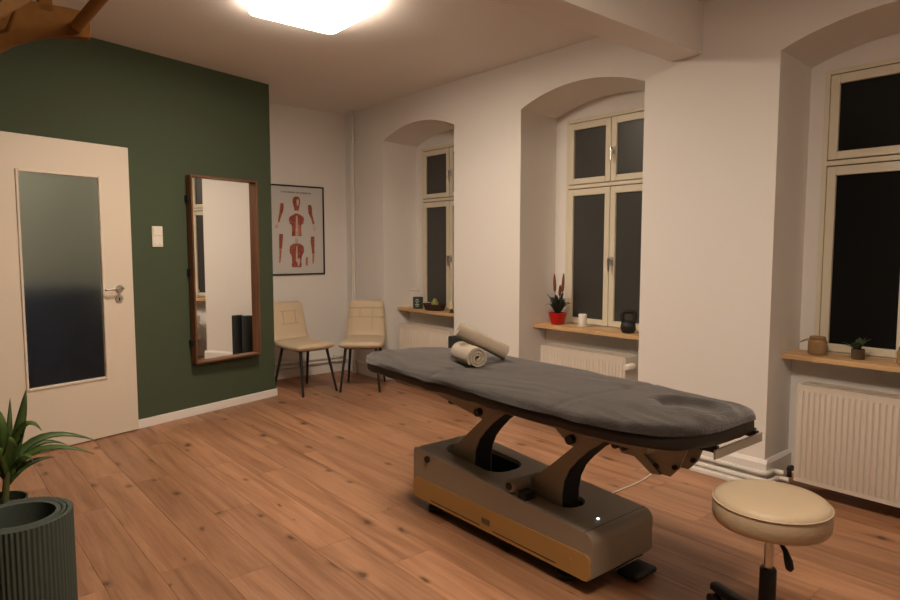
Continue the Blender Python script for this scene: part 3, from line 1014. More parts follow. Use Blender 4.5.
for sx in (-1, 1):
    pr_ = rrect(BY1 - BY0 - 0.012, 0.104, 0.028, 6)
    bm = NB()
    prism(bm, [(sx * (BX + 0.0005), (BY0 + BY1) / 2 + a, 0.112 + c) for a, c in pr_], (sx * 0.006, 0, 0))
    pan = obj('side_panel', bm, M_PANEL, t, label='ochre side panel of the base')
    for y0_, y1_ in ((0.05, 0.41), (-0.40, -0.035)):
        obj('slit', B(*sorted((sx * (BX + 0.0058), sx * (BX + 0.0072))), y0_, y1_, 0.074, 0.078), M_BLACK, pan)
    for y0_ in (0.48, -0.47):
        obj('screw', tube(NB(), [(sx * (BX + 0.006), y0_, 0.115), (sx * (BX + 0.009), y0_, 0.115)], 0.008, 10), M_PANEL, pan)
    obj('emblem_plate', B(*sorted((sx * (BX + 0.006), sx * (BX + 0.0085))), -0.016, 0.036, 0.092, 0.118, 0.0008), mat('dull_plate', (0.13, 0.10, 0.06), 0.5), pan)
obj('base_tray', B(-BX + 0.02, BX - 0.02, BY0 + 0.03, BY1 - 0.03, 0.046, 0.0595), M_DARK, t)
for sx in (-1, 1):
    for y in (0.45, -0.40):
        f = obj('foot', lathe(NB(), [(0.040, 0.0), (0.044, 0.008), (0.040, 0.022), (0.026, 0.030), (0.022, 0.0458)], 24, (sx * 0.135, y, 0)), M_RUBBER, t, smooth=True)
# transport pedal at the head end
obj('pedal', B(0.02, 0.17, BY0 - 0.045, BY0 + 0.05, 0.006, 0.030, 0.011), M_RUBBER, t)
obj('led', tube(NB(), [(-0.058, -0.490, 0.244), (-0.058, -0.490, 0.2500)], 0.0045, 12), mat('white_led', (1, 1, 1), 0.4, emit=(0.75, 0.9, 1.0), estr=5.0), t)

# curved lifting arms
ARM = [(0.415, 0.20), (0.42, 0.295), (0.37, 0.335), (0.30, 0.395), (0.235, 0.452), (0.165, 0.515), (0.10, 0.575), (0.05, 0.610), (0.02, 0.622), (-0.05, 0.622), (-0.03, 0.600), (0.03, 0.560), (0.09, 0.515), (0.145, 0.462), (0.185, 0.415), (0.212, 0.36), (0.222, 0.30), (0.222, 0.20)]
for dy in (0.0, -0.545):
    bm = NB()
    prism(bm, [(-0.085, y + dy, z) for y, z in ARM], (0.115, 0, 0))
    arm = obj('lift_arm', bm, M_GREY, t, smooth=True)
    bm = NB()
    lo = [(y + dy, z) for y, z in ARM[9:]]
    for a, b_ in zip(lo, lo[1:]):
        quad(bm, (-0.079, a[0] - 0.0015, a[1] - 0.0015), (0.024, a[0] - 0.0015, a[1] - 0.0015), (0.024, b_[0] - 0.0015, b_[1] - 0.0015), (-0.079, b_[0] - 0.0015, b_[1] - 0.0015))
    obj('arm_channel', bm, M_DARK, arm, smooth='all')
    for sx in (-1, 1):
        y = 0.135 + dy
        bk = obj('bracket', prism(NB(), [(sx * 0.118, y + (0.54 if dy == 0 else 0.14), 0.622), (sx * 0.118, y + 0.02, 0.535), (sx * 0.118, y - 0.03, 0.530), (sx * 0.118, y - 0.09, 0.575), (sx * 0.118, y - 0.10, 0.622)], (sx * 0.006, 0, 0)), M_GREY, t)
        obj('bolt', tube(NB(), [(sx * 0.124, y, 0.562), (sx * 0.150, y, 0.562)], 0.018, 14), M_RUBBER, bk, smooth=True)
for y in (0.44,):
    obj('pivot_bolt', tube(NB(), [(-BX - 0.0003, y, 0.275 if y > 0 else 0.245), (-BX - 0.012, y, 0.275 if y > 0 else 0.245)], 0.016, 14), M_RUBBER, t, smooth=True)
# motor hinge between the arms
bm = NB()
tube(bm, [(-0.195, -0.13, 0.305), (-0.02, -0.13, 0.305)], 0.026, 16)
box(bm, -0.17, -0.04, -0.155, -0.105, 0.262, 0.300)
hg = obj('hinge_block', bm, M_GREY, t, smooth=True)
obj('hinge_cap', tube(NB(), [(-0.1955, -0.13, 0.305), (-0.200, -0.13, 0.305)], 0.017, 14), M_RUBBER, hg)
obj('hinge_stop', B(-0.185, -0.12, -0.215, -0.17, 0.262, 0.295, 0.004), M_RUBBER, hg)

# head-section mechanism
for sx in (-0.06, 0.06):
    p1 = obj('head_plate', prism(NB(), [(sx, -0.70, 0.640), (sx, -0.70, 0.53), (sx, -0.73, 0.505), (sx, -0.80, 0.505), (sx, -0.835, 0.545), (sx, -0.87, 0.640)], (0.008, 0, 0)), M_GREY, t)
    for y, z in ((-0.735, 0.60), (-0.745, 0.53), (-0.82, 0.545)):
        obj('bolt', tube(NB(), [(sx - 0.0005, y, z), (sx - 0.010, y, z)], 0.009, 10), M_RUBBER, p1)
    lk = obj('link', prism(NB(), [(sx - 0.012, -0.565, 0.60), (sx - 0.012, -0.60, 0.545), (sx - 0.012, -0.66, 0.545), (sx - 0.012, -0.73, 0.50), (sx - 0.012, -0.77, 0.505), (sx - 0.012, -0.70, 0.565), (sx - 0.012, -0.63, 0.60)], (0.010, 0, 0)), M_GREY, t)
    for y, z in ((-0.585, 0.575), (-0.625, 0.572)):
        obj('bolt', tube(NB(), [(sx - 0.0125, y, z), (sx - 0.034, y, z)], 0.015 if y > -0.6 else 0.010, 12), M_RUBBER, lk)
obj('gas_spring', tube(NB(), [(0.0, -0.58, 0.60), (0.0, -0.78, 0.53)], 0.011, 12), M_CHROME, t, smooth=True)
# paper-roll / hand rail at the head end
obj('head_rail', B(-0.055, 0.282, -0.962, -0.955, 0.606, 0.640, 0.002), mat('silver_rail', (0.5, 0.47, 0.42), 0.4, metal=0.2), t)
for x_ in (-0.035, 0.25):
    obj('rail_arm', B(x_, x_ + 0.02, -0.9545, -0.80, 0.622, 0.646, 0.002), M_BLACK, t)
obj('rail_slat', B(-0.055, 0.27, -0.945, -0.925, 0.648, 0.654, 0.001), M_BLACK, t)

# power cable from the base to the wall
pts = [(2.305, 2.05, 0.10), (2.36, 2.04, 0.02)] + [tuple(px(a, b_, 'z', 0.004)) for a, b_ in ((612, 493), (622, 489), (632, 485), (643, 480), (651, 474), (657, 467))] + [(3.44, 1.98, 0.004), (3.46, 1.98, 0.02)]
sm = []
P_ = [Vector(p) for p in pts]
for i in range(len(P_) - 1):
    p0, p1, p2, p3 = P_[max(i - 1, 0)], P_[i], P_[i + 1], P_[min(i + 2, len(P_) - 1)]
    for k in range(6):
        s = k / 6
        v_ = 0.5 * ((2 * p1) + (p2 - p0) * s + (2 * p0 - 5 * p1 + 4 * p2 - p3) * s * s + (3 * p1 - p0 - 3 * p2 + p3) * s ** 3)
        v_.z = max(v_.z, 0.004)
        sm.append(v_)
sm.append(P_[-1])
obj('power_cable', tube(NB(), sm, 0.0038, 8), mat('white_cable', (0.75, 0.72, 0.67), 0.5), smooth='all', label='thin white power cable on the floor beside the massage table', cat='cable')


# ------------------------------------------------------------------ towels
def rolled_towel(r, length, turns, label):
    """axis along local x, resting on local z = 0; loose end hanging at one side"""
    th = (r - 0.008) / (turns * 1.02)
    n = int(turns * 30)
    path = []
    for k in range(n + 1):
        a = 2 * PI * turns * k / n
        rr = 0.008 + (r - 0.008 - th * 0.45) * k / n
        path.append((rr * math.cos(a - 1.9), rr * math.sin(a - 1.9)))
    outl, inn = [], []
    for i, (u, v) in enumerate(path):
        a = path[max(i - 1, 0)]; b_ = path[min(i + 1, n)]
        d = Vector((b_[0] - a[0], b_[1] - a[1])).normalized()
        nn = Vector((d.y, -d.x))
        hw = th * 0.34
        outl.append((u + nn.x * hw, v + nn.y * hw)); inn.append((u - nn.x * hw, v - nn.y * hw))
    zmin = min(v for _, v in outl + inn)
    bm = NB()
    K = 10
    grid = []
    for j in range(K + 1):
        s = j / K - 0.5
        row = []
        for (u, v) in outl + inn[::-1]:
            wv = 0.0025 * mnoise.noise(Vector((u * 40, v * 40, s * 6)))
            edge = 0.004 * mnoise.noise(Vector((u * 30, v * 30, 4 + j))) if j in (0, K) else 0
            row.append((s * length + edge, u + wv, v - zmin + wv))
        grid.append(row)
    loft(bm, grid, caps=False)
    m_ = len(outl)
    bm.verts.ensure_lookup_table()
    per = 2 * m_
    for base_i in (0, K * per):
        for k in range(m_ - 1):
            bm.faces.new((bm.verts[base_i + k], bm.verts[base_i + k + 1], bm.verts[base_i + per - 2 - k], bm.verts[base_i + per - 1 - k]))
    return obj('rolled_towel', bm, M_TOWEL, smooth=True, label=label, cat='towel', group='rolled towels')


ta = rolled_towel(0.056, 0.215, 2.9, 'beige rolled towel lying flat on the grey cover, spiral end showing')
e0 = px(478, 366.5, 'z', 0.766); e1 = px(456, 357, 'z', 0.766)
d = (e1 - e0); d.z = 0; d.normalize()
c_ = e0 + d * 0.11
ta.location = (c_.x, c_.y, 0.762)
ta.rotation_euler = (0, 0, math.atan2(-d.y, -d.x))
tb = rolled_towel(0.041, 0.27, 2.6, 'beige rolled towel leaning on top of the other towel')
f0 = px(501, 360, 'z', 0.764)
TBL = 0.27
rest = Vector((c_.x, c_.y, 0.762)) + d * 0.055 + Vector((0, 0, 0.104))      # where it leans on the first towel
dh = Vector((f0.x - rest.x, f0.y - rest.y, 0)).normalized()
low_ = Vector((rest.x, rest.y, 0.766)) + dh * math.sqrt((TBL - 0.055) ** 2 - 0.100 ** 2)
ax = (rest - low_).normalized()
yv = Vector((0, 0, 1)).cross(ax).normalized(); zv = ax.cross(yv)
mid = low_ + ax * (TBL / 2)
tb.matrix_world = Matrix(((ax.x, yv.x, zv.x, mid.x), (ax.y, yv.y, zv.y, mid.y), (ax.z, yv.z, zv.z, mid.z), (0, 0, 0, 1)))

# ------------------------------------------------------------------ stool
t = empty('rolling_stool', (2.078, 0.862, 0), math.radians(20), label='round cream rolling stool beside the head end of the massage table', cat='stool')
prof = [(0.158, 0.412), (0.170, 0.416), (0.1765, 0.428), (0.178, 0.455), (0.1765, 0.482), (0.172, 0.492), (0.163, 0.500), (0.14, 0.505), (0.08, 0.5085), (0.02, 0.509)]
prof = [(r_ * 0.985, z + 0.016) for r_, z in prof]
st = obj('seat', lathe(NB(), prof, 72), M_STOOL, t, smooth='all')
bm = NB()
tube(bm, [(0.1738 * math.cos(2 * PI * k / 72), 0.1738 * math.sin(2 * PI * k / 72), 0.5005) for k in range(73)], 0.0028, 6, caps=False)
obj('piping', bm, M_STOOL, st, smooth='all')
obj('seat_plate', B(-0.08, 0.08, -0.08, 0.08, 0.405, 0.4275, 0.003), M_BLACK, t)
obj('gas_lift', tube(NB(), [(0, 0, 0.27), (0, 0, 0.41)], 0.0135, 20), M_CHROME, t, smooth=True)
obj('column', tube(NB(), [(0, 0, 0.07), (0, 0, 0.275), (0, 0, 0.28)], [0.027, 0.025, 0.022], 24), M_RUBBER, t, smooth=True)
o = obj('lever', tube(NB(), [(0, 0, 0.395), (0.04, 0, 0.392), (0.075, 0, 0.372), (0.09, 0, 0.345), (0.098, 0, 0.325), (0.100, 0, 0.318)], [0.004, 0.005, 0.008, 0.013, 0.012, 0.005], 12), M_RUBBER, t, smooth=True)
o.rotation_euler.z = math.radians(-140)
for k in range(5):
    a = 2 * PI * k / 5 + math.radians(-30)
    bm = NB()
    rings = []
    for s, w_, z, hh in ((0.02, 0.026, 0.090, 0.030), (0.10, 0.024, 0.088, 0.024), (0.22, 0.021, 0.079, 0.018), (0.272, 0.020, 0.074, 0.016)):
        rings.append([(s, w_ * sgn_pow(math.cos(2 * PI * j / 12), 0.6), z + hh * sgn_pow(math.sin(2 * PI * j / 12), 0.6)) for j in range(12)])
    loft(bm, rings)
    leg = obj('base_leg', bm, M_RUBBER, t, smooth=True, rot=(0, 0, a))
    bm = NB()
    for sy in (-1, 1):
        tube(bm, [(0.26, sy * 0.006, 0.0255), (0.26, sy * 0.024, 0.0255)], 0.0255, 18)
    tube(bm, [(0.26, -0.006, 0.0255), (0.26, 0.006, 0.0255)], 0.008, 10)
    tube(bm, [(0.257, 0, 0.04), (0.257, 0, 0.07)], 0.006, 8)
    obj('caster', bm, M_RUBBER, leg, smooth=True)

# ------------------------------------------------------------------ rolled exercise mat, black rolls
mc = px(18, 515, 'z', 0.61)
turns, r0, r1 = 2.6, 0.080, 0.130
th = (r1 - r0) / turns
outl, inn = [], []
n = 1400
for k in range(n + 1):
    a = 2 * PI * turns * k / n
    rr = r0 + (r1 - r0 - th) * k / n + th / 2
    rib = 0.0018 * math.cos(a * 66)
    q = a + math.radians(-120)
    outl.append(((rr + th * 0.40 + rib) * math.cos(q), (rr + th * 0.40 + rib) * math.sin(q)))
    inn.append(((rr - th * 0.40) * math.cos(q), (rr - th * 0.40) * math.sin(q)))
bm = NB()
loft(bm, [[(u, v, z) for u, v in outl + inn[::-1]] for z in (0.0, 0.2, 0.4, 0.605, 0.61)], caps=False)
bm.verts.ensure_lookup_table()
per = 2 * (n + 1)
for bi in (0, 4 * per):
    for k in range(n):
        bm.faces.new((bm.verts[bi + k], bm.verts[bi + k + 1], bm.verts[bi + per - 2 - k], bm.verts[bi + per - 1 - k]))
obj('exercise_mat', bm, M_MAT, smooth=True, loc=(mc.x, mc.y, 0), label='thick sage green exercise mat rolled up and standing on end', cat='exercise mat')

for i, (x_, y_) in enumerate(((3.505, 3.945), (3.505, 4.080))):
    t = empty('foam_roll', (x_, y_, 0), label=['black foam roll standing by the pier, farther from the corner chair', 'black foam roll standing by the pier, closer to the corner chair'][i], cat='foam roll', group='black foam rolls')
    bm = NB()
    lathe(bm, [(0.058, 0.0), (0.062, 0.004), (0.062, 0.566), (0.058, 0.572), (0.030, 0.572), (0.028, 0.568), (0.028, 0.45)], 32)
    obj('foam_body', bm, M_ROLL, t, smooth=True)
    obj('end_ring', lathe(NB(), [(0.034, 0.5725), (0.030, 0.5745), (0.027, 0.5725), (0.027, 0.5)], 24, cap=False), M_RUBBER, t, smooth=True)


# ------------------------------------------------------------------ plants
def leaf_strip(bm, p0, p1, p2, w, n=10, fold=0.25, side=None):
    """bent tapering leaf along a quadratic curve"""
    p0, p1, p2 = Vector(p0), Vector(p1), Vector(p2)
    rows = []
    for k in range(n + 1):
        s = k / n
        c = p0 * (1 - s) ** 2 + p1 * 2 * s * (1 - s) + p2 * s * s
        d = ((p1 - p0) * (1 - s) + (p2 - p1) * s).normalized()
        sd = d.cross(side or Vector((0, 0, 1)))
        if sd.length < 0.05:
            sd = Vector((1, 0, 0))
        sd.normalize()
        up_ = sd.cross(d)
        ww = w * (0.55 + 1.3 * s * (1 - s)) * (1 - s ** 3) ** 0.7 + 0.0006
        rows.append([bm.verts.new(c - sd * ww + up_ * ww * fold), bm.verts.new(c - up_ * 0.0012), bm.verts.new(c + sd * ww + up_ * ww * fold), bm.verts.new(c + up_ * 0.0012)])
    for a, b_ in zip(rows, rows[1:]):
        for k in range(4):
            bm.faces.new((a[k], a[(k + 1) % 4], b_[(k + 1) % 4], b_[k]))
    bm.faces.new(rows[0]); bm.faces.new(rows[-1][::-1])
    return bm


PR = 0.29
pc = px(-2, 500, 'z', PR)
t = empty('potted_yucca', (pc.x, pc.y, 0), label='potted plant with long green arching leaves beside the rolled mat', cat='potted plant')
obj('pot', lathe(NB(), [(0.072, 0.0), (0.078, 0.006), (0.100, PR - 0.012), (0.104, PR), (0.097, PR), (0.092, PR - 0.03), (0.02, PR - 0.031)], 40), mat('dark_green_pot', (0.035, 0.05, 0.04), 0.5), t, smooth=True)
obj('soil', lathe(NB(), [(0.091, PR - 0.045), (0.091, PR - 0.028), (0.01, PR - 0.022)], 32), mat('soil', (0.02, 0.014, 0.009), 0.95, bump=0.8, bscale=80), t)
YP = pc.y


def lp(x_, y_, dy=0.0):
    p = px(x_, y_, 'y', YP + dy)
    return (p.x - pc.x, p.y - pc.y, p.z)


s0_, s1_ = lp(5, 499), lp(7, 474)
obj('stem', tube(NB(), [(s0_[0], s0_[1], PR - 0.03), s0_, s1_, lp(8, 455)], [0.015, 0.014, 0.012, 0.008], 10), mat('stem_green', (0.09, 0.10, 0.03), 0.6), t, smooth=True)
LEAVES = [((8, 470), (20, 430), (26, 389), 0.017, 0.02), ((7, 468), (9, 440), (10, 398), 0.010, 0.08), ((8, 466), (22, 405), (42, 431), 0.013, -0.05),
          ((8, 474), (30, 418), (97, 441), 0.014, 0.05), ((8, 480), (30, 432), (94, 454), 0.013, -0.06), ((8, 482), (26, 430), (68, 445), 0.012, 0.10),
          ((8, 484), (24, 458), (55, 457), 0.011, 0.08), ((7, 470), (24, 447), (33, 461), 0.012, -0.10), ((6, 470), (2, 420), (-4, 408), 0.016, 0.0),
          ((6, 472), (-8, 425), (-40, 430), 0.015, 0.06), ((6, 476), (-20, 440), (-52, 462), 0.014, -0.08), ((6, 480), (-10, 455), (-42, 482), 0.013, 0.03),
          ((7, 478), (3, 442), (-12, 452), 0.014, -0.14), ((7, 472), (10, 440), (8, 438), 0.020, -0.12), ((7, 474), (14, 452), (20, 441), 0.012, 0.15)]
for (a, b_, c, w_, dy) in LEAVES:
    bm = NB()
    leaf_strip(bm, lp(*a), lp(*b_, dy * 0.5), lp(*c, dy), w_ * 1.6, side=Vector((0.3, -1, 0.35)) if abs(c[0] - a[0]) < 22 else Vector((0.25, -0.6, 0.9)))
    obj('leaf', bm, M_LEAF, t, smooth='all')

# ------------------------------------------------------------------ things on the sills
# bromeliad in a red pot
pb = px(557.5, 324.5, 'z', SILL_Z)
pb = Vector((3.865, pb.y * 3.865 / pb.x, SILL_Z))
t = empty('potted_bromeliad', pb, label='bromeliad with red flower spikes in a tapered red pot', cat='potted plant')
M_REDPOT = mat('red_ceramic', (0.50, 0.008, 0.008), 0.3)
bm = NB()
rings = []
for r_, z in ((0.042, 0.0), (0.046, 0.004), (0.066, 0.088), (0.067, 0.092), (0.062, 0.092), (0.056, 0.075)):
    rings.append([(r_ * sgn_pow(math.cos(2 * PI * j / 28), 0.8), r_ * sgn_pow(math.sin(2 * PI * j / 28), 0.8), z) for j in range(28)])
loft(bm, rings)
obj('pot', bm, M_REDPOT, t, smooth=True)
rb = random.Random(11)
for k in range(22):
    a = 2 * PI * k / 22 + rb.uniform(-0.2, 0.2)
    L_ = rb.uniform(0.12, 0.19) if k % 2 else rb.uniform(0.08, 0.13)
    up_ = rb.uniform(0.08, 0.15)
    bm = NB()
    leaf_strip(bm, (0.012 * math.cos(a), 0.012 * math.sin(a), 0.075), (0.4 * L_ * math.cos(a), 0.4 * L_ * math.sin(a), 0.09 + up_), (0.62 * L_ * math.cos(a), 0.62 * L_ * math.sin(a), 0.085 + up_ * (0.75 if k % 3 else 1.1)), 0.020, n=7)
    obj('leaf', bm, M_DLEAF, t, smooth='all')
bm = NB()
leaf_strip(bm, (0, 0.0, 0.08), (-0.005, 0.08, 0.19), (-0.01, 0.12, 0.135), 0.006, n=7); obj('leaf', bm, M_DLEAF, t, smooth='all')
M_SPIKE = mat('red_bract', (0.19, 0.05, 0.025), 0.6, bump=0.5, bscale=150)
for (dx, dy, z0_, z1_) in ((-0.01, 0.030, 0.25, 0.395), (0.012, -0.012, 0.22, 0.31), (0.0, -0.055, 0.25, 0.40)):
    sp = obj('flower_stem', tube(NB(), [(0, 0, 0.08), (dx * 0.8, dy * 0.8, z0_ + 0.01)], 0.0025, 8), M_DLEAF, t)
    fat = 0.0105 if z1_ > 0.3 else 0.006
    bm = NB()
    tube(bm, [(dx * (0.8 + 0.2 * k / 8), dy * (0.8 + 0.2 * k / 8), z0_ + (z1_ - z0_) * k / 8) for k in range(9)], [0.003] + [fat * math.sin(PI * (0.18 + 0.8 * k / 8)) ** 0.6 + 0.001 for k in range(1, 9)], 10)
    obj('flower_spike', bm, M_SPIKE, sp, smooth=True)


def at_sill(x_, y_, X=3.87):
    p = px(x_, y_, 'z', SILL_Z)
    q = px(x_, y_, 'x', X)
    return Vector((X, q.y, SILL_Z))


# candle on a saucer
t = empty('pillar_candle', at_sill(582.5, 325, 3.87), label='white pillar candle on a small round saucer beside the red pot', cat='candle')
obj('saucer', lathe(NB(), [(0.03, 0.0), (0.036, 0.002), (0.041, 0.012), (0.039, 0.013), (0.034, 0.006), (0.01, 0.006)], 32), M_WHITE, t, smooth=True)
cd = obj('wax', lathe(NB(), [(0.029, 0.0065), (0.030, 0.009), (0.031, 0.095), (0.029, 0.099), (0.022, 0.095), (0.004, 0.094)], 32), mat('white_wax', (0.80, 0.77, 0.72), 0.5), t, smooth=True)
obj('wick', tube(NB(), [(0, 0, 0.093), (0.001, 0, 0.104)], 0.0012, 6), M_BLACK, cd)

# black kettlebell
t = empty('kettlebell', at_sill(628, 333, 3.84), label='black kettlebell standing on the sill beside the white candle', cat='kettlebell')
t.rotation_euler.z = math.radians(35)
obj('bell', lathe(NB(), [(0.034, 0.0), (0.040, 0.003), (0.050, 0.022), (0.053, 0.042), (0.048, 0.066), (0.036, 0.082), (0.02, 0.088), (0.004, 0.090)], 36), M_RUBBER, t, smooth='all')
obj('handle', tube(NB(), bend([(0, -0.030, 0.070), (0, -0.045, 0.110), (0, -0.040, 0.152), (0, 0.040, 0.152), (0, 0.045, 0.110), (0, 0.030, 0.070)], 0.03, 5), 0.0155, 12), M_RUBBER, t, smooth='all')

# amber jars and succulent
M_AMBER = mat('amber_glass', (0.62, 0.42, 0.22), 0.15, trans=0.55, ior=1.45)
M_CORD = mat('jute_cord', (0.30, 0.18, 0.08), 0.9)


def amber_jar(p, lab, s=1.0, cord=True):
    t = empty('amber_jar', p, label=lab, cat='jar', group='amber glass jars')
    obj('glass_body', lathe(NB(), [(r_ * s, z * s) for r_, z in ((0.032, 0.0), (0.040, 0.004), (0.0425, 0.012), (0.0425, 0.060), (0.040, 0.070), (0.035, 0.075), (0.035, 0.088), (0.037, 0.090), (0.034, 0.0905), (0.032, 0.086), (0.032, 0.075), (0.038, 0.062), (0.039, 0.014), (0.03, 0.007))], 36), M_AMBER, t, smooth=True)
    bm = NB()
    tube(bm, [(0.0365 * s * math.cos(2 * PI * k / 24), 0.0365 * s * math.sin(2 * PI * k / 24), 0.080 * s) for k in range(25)], 0.0022, 6, caps=False)
    cr = obj('cord_ring', bm, M_CORD, t, smooth='all')
    if cord:
        pts_ = [(0.0, 0.0365, 0.080), (-0.01, 0.06, 0.074), (-0.02, 0.085, 0.062), (-0.012, 0.088, 0.063), (-0.004, 0.06, 0.082), (-0.015, 0.02, 0.092), (-0.02, -0.02, 0.091), (-0.015, -0.033, 0.082)]
        obj('cord_handle', tube(NB(), bend(pts_, 0.012, 3), 0.0024, 6), M_CORD, t, smooth='all')
    return t


amber_jar(at_sill(817, 356, 3.86), 'squat amber glass jar with a cord handle folded to one side', 1.13)
amber_jar(at_sill(906, 367, 3.85), 'plain amber glass jar at the free end of the sill', 1.0, cord=False)
t = empty('potted_succulent', at_sill(857.5, 361, 3.86), label='small leafy succulent in a smoky ribbed glass between two amber jars', cat='potted plant')
bm = NB()
rings = []
for r_, z in ((0.027, 0.0), (0.031, 0.003), (0.031, 0.055), (0.029, 0.056), (0.027, 0.050)):
    rings.append([((r_ + 0.0008 * math.cos(18 * 2 * PI * j / 72)) * math.cos(2 * PI * j / 72), (r_ + 0.0008 * math.cos(18 * 2 * PI * j / 72)) * math.sin(2 * PI * j / 72), z) for j in range(72)])
loft(bm, rings)
obj('glass_pot', bm, mat('smoky_glass', (0.10, 0.07, 0.045), 0.2), t, smooth=True)
for k in range(26):
    a = 2.4 * k
    el = 0.25 + 1.1 * ((k * 0.37) % 1)
    L_ = rb.uniform(0.045, 0.085)
    bm = NB()
    p2 = (L_ * math.cos(a) * math.cos(el), L_ * math.sin(a) * math.cos(el), 0.052 + L_ * math.sin(el))
    leaf_strip(bm, (0, 0, 0.045), (p2[0] * 0.6, p2[1] * 0.6, 0.055 + (p2[2] - 0.052) * 0.9), p2, 0.010, n=5)
    obj('leaf', bm, mat('dusky_leaf', (0.045, 0.075, 0.035), 0.5), t, smooth='all')

# card, tea-light glass, basket with pear, small lamp candle on the farthest sill
p = at_sill(411, 305, 3.90)
t = empty('greeting_card', (3.93, p.y - 0.02, SILL_Z), math.radians(28), label='white folded card standing behind the green candle glass', cat='card')
obj('front_leaf', B(-0.002, 0.0, -0.10, 0.10, 0.0, 0.195), mat('card_paper', (0.72, 0.68, 0.64), 0.6), t)
o = obj('back_leaf', B(0.0005, 0.0025, 0.0, 0.16, 0.0, 0.195), MATS['card_paper'], t, loc=(0, -0.10, 0), rot=(0, 0, math.radians(-35)))
obj('print_line', B(-0.0026, -0.0019, -0.06, 0.06, 0.158, 0.165), mat('card_print', (0.45, 0.42, 0.40), 0.6), t)
p = at_sill(418, 305.5, 3.84)
t = empty('candle_glass', p, label='dark green candle glass with a pale printed label on the sill', cat='candle glass')
obj('glass', lathe(NB(), [(0.046, 0.0), (0.050, 0.003), (0.051, 0.112), (0.049, 0.113), (0.048, 0.08)], 32), mat('green_glass', (0.05, 0.075, 0.06), 0.2), t, smooth=True)
bm = NB()
for z, w_ in ((0.090, 0.3), (0.074, 0.42), (0.056, 0.25), (0.040, 0.42), (0.024, 0.3)):
    q = [(0.0516 * math.cos(math.radians(222) + (k / 6 - 0.5) * 2 * w_), 0.0516 * math.sin(math.radians(222) + (k / 6 - 0.5) * 2 * w_)) for k in range(7)]
    for (a, b_), (c, d) in zip(q, q[1:]):
        quad(bm, (a, b_, z), (c, d, z), (c, d, z + 0.006), (a, b_, z + 0.006))
obj('label_print', bm, mat('pale_print', (0.55, 0.6, 0.55), 0.6), t)
p = at_sill(434.5, 308, 3.85)
t = empty('fruit_basket', p, label='low dark brown woven basket on the sill', cat='basket')
M_WICKER = mat('dark_wicker', (0.055, 0.022, 0.012), 0.6, bump=0.6, bscale=120)
for k in range(5):
    r_ = 0.072 + 0.0042 * k
    z = 0.006 + 0.0125 * k
    bm = NB()
    tube(bm, [(r_ * 0.95 * math.cos(2 * PI * j / 36), r_ * 1.5 * math.sin(2 * PI * j / 36), z + 0.0025 * math.sin(j * PI)) for j in range(37)], 0.0068, 7, caps=False)
    obj('woven_strand', bm, M_WICKER, t, smooth='all')
bm = NB()
for j in range(18):
    a = 2 * PI * j / 18
    tube(bm, [(0.073 * 0.95 * math.cos(a), 0.073 * 1.5 * math.sin(a), 0.004), (0.09 * 0.95 * math.cos(a), 0.09 * 1.5 * math.sin(a), 0.066)], 0.004, 6)
obj('stakes', bm, M_WICKER, t, smooth='all')
obj('bottom', lathe(NB(), [(0.064, 0.0005), (0.066, 0.006)], 24), M_WICKER, t)
t = empty('pear', Vector((p.x, p.y - 0.005, SILL_Z + 0.008)), label='green pear lying in the dark woven basket', cat='fruit')
pr_ = [(0.004, 0.0), (0.022, 0.006), (0.034, 0.024), (0.035, 0.040), (0.028, 0.058), (0.019, 0.076), (0.013, 0.088), (0.004, 0.092)]
pe = obj('flesh', lathe(NB(), [(r_ * 1.15, z * 1.15) for r_, z in pr_], 24), mat('pear_skin', (0.28, 0.30, 0.06), 0.45, var=0.2, vscale=40), t, smooth='all')
obj('stalk', tube(NB(), [(0, 0, 0.104), (0.004, 0, 0.122)], 0.0018, 6), M_WICKER, t)
p = Vector((3.82, 4.285, SILL_Z))
q = px(451.5, 310.5, 'x', 3.82)
t = empty('small_candle', (3.82, q.y, SILL_Z), label='small pale yellow cone candle on a dark foot beside the basket', cat='candle')
obj('foot', lathe(NB(), [(0.024, 0.0), (0.026, 0.004), (0.014, 0.016), (0.012, 0.034)], 20), M_WICKER, t, smooth=True)
obj('wax', lathe(NB(), [(0.026, 0.0345), (0.028, 0.040), (0.018, 0.085), (0.010, 0.106), (0.003, 0.110)], 20), mat('yellow_wax', (0.72, 0.62, 0.34), 0.5), t, smooth=True)

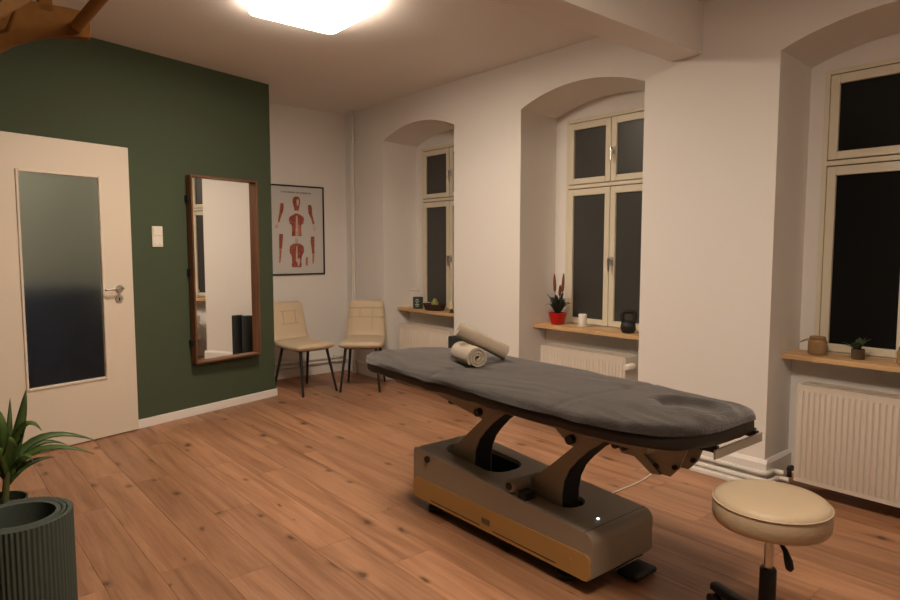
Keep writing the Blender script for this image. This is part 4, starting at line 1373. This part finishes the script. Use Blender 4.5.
# ------------------------------------------------------------------ curved wooden frame under the ceiling
YA = 2.6
t = empty('wooden_arch_frame', (0.4, YA, 2.0), label='golden pine frame with an arched lower board hanging from the ceiling above the plant', cat='wooden frame')


def wa(x_, y_, dy=0.0):
    p = px(x_, y_, 'y', YA + dy)
    return Vector((p.x - 0.4, p.y - YA, p.z - 2.0))


low = [wa(q[0], q[1] - 3) for q in ((-60, 112), (-35, 80), (-15, 62), (0, 54), (15, 47), (30, 42), (45, 39.2), (58, 38.2), (75, 39.2), (91, 41.5))]
top = [wa(*q) for q in ((91, 14), (80, 10.5), (65, 7), (45, 3.5), (28, 0), (0, -4), (-30, -4), (-60, 8))]
bm = NB(); prism(bm, low + top, (0, 0.045, 0))
bmesh.ops.bevel(bm, geom=[e for e in bm.edges], offset=0.003, segments=1, affect='EDGES')
obj('arch_board', bm, M_PINE, t)
# rail rising towards the room from the right end
a, b_ = wa(77, 26, -0.018), wa(112, -15, -0.30)
ext = a + (b_ - a) * 3.0
while ext.z + 2.0 < HC - 0.002:
    ext = ext + (b_ - a) * 0.05
k_ = (HC - 0.001 - 2.0 - a.z) / (ext.z - a.z)
ext = a + (ext - a) * k_
obj('rail', tube(NB(), [a, ext], 0.020, 16), M_PINE2, t, smooth=True)
obj('rail', tube(NB(), [wa(-40, 50, -0.018), wa(-40, 50, -0.018) + (ext - a) * ((HC - 0.001 - 2.0 - wa(-40, 50, -0.018).z) / (ext.z - a.z))], 0.020, 16), M_PINE, t, smooth=True)
# second board nearer to the room, and its strut
c0, c1 = wa(34, -3, -0.22), wa(-60, 55, -0.22)
c2, c3 = wa(-60, -40, -0.22), wa(34, -60, -0.22)
bm = NB(); prism(bm, [c0, c1, c2, c3], (0, 0.03, 0))
obj('cross_board', bm, M_PINE2, t)
obj('strut', tube(NB(), [wa(17, 5, -0.195), wa(8, 29, -0.005)], 0.006, 8), M_PINE2, t, smooth=True)
obj('hanger', B(-0.02, 0.02, 0.0, 0.04, wa(40, 3).z - 0.02, HC - 2.0 - 0.001), M_PINE, t)
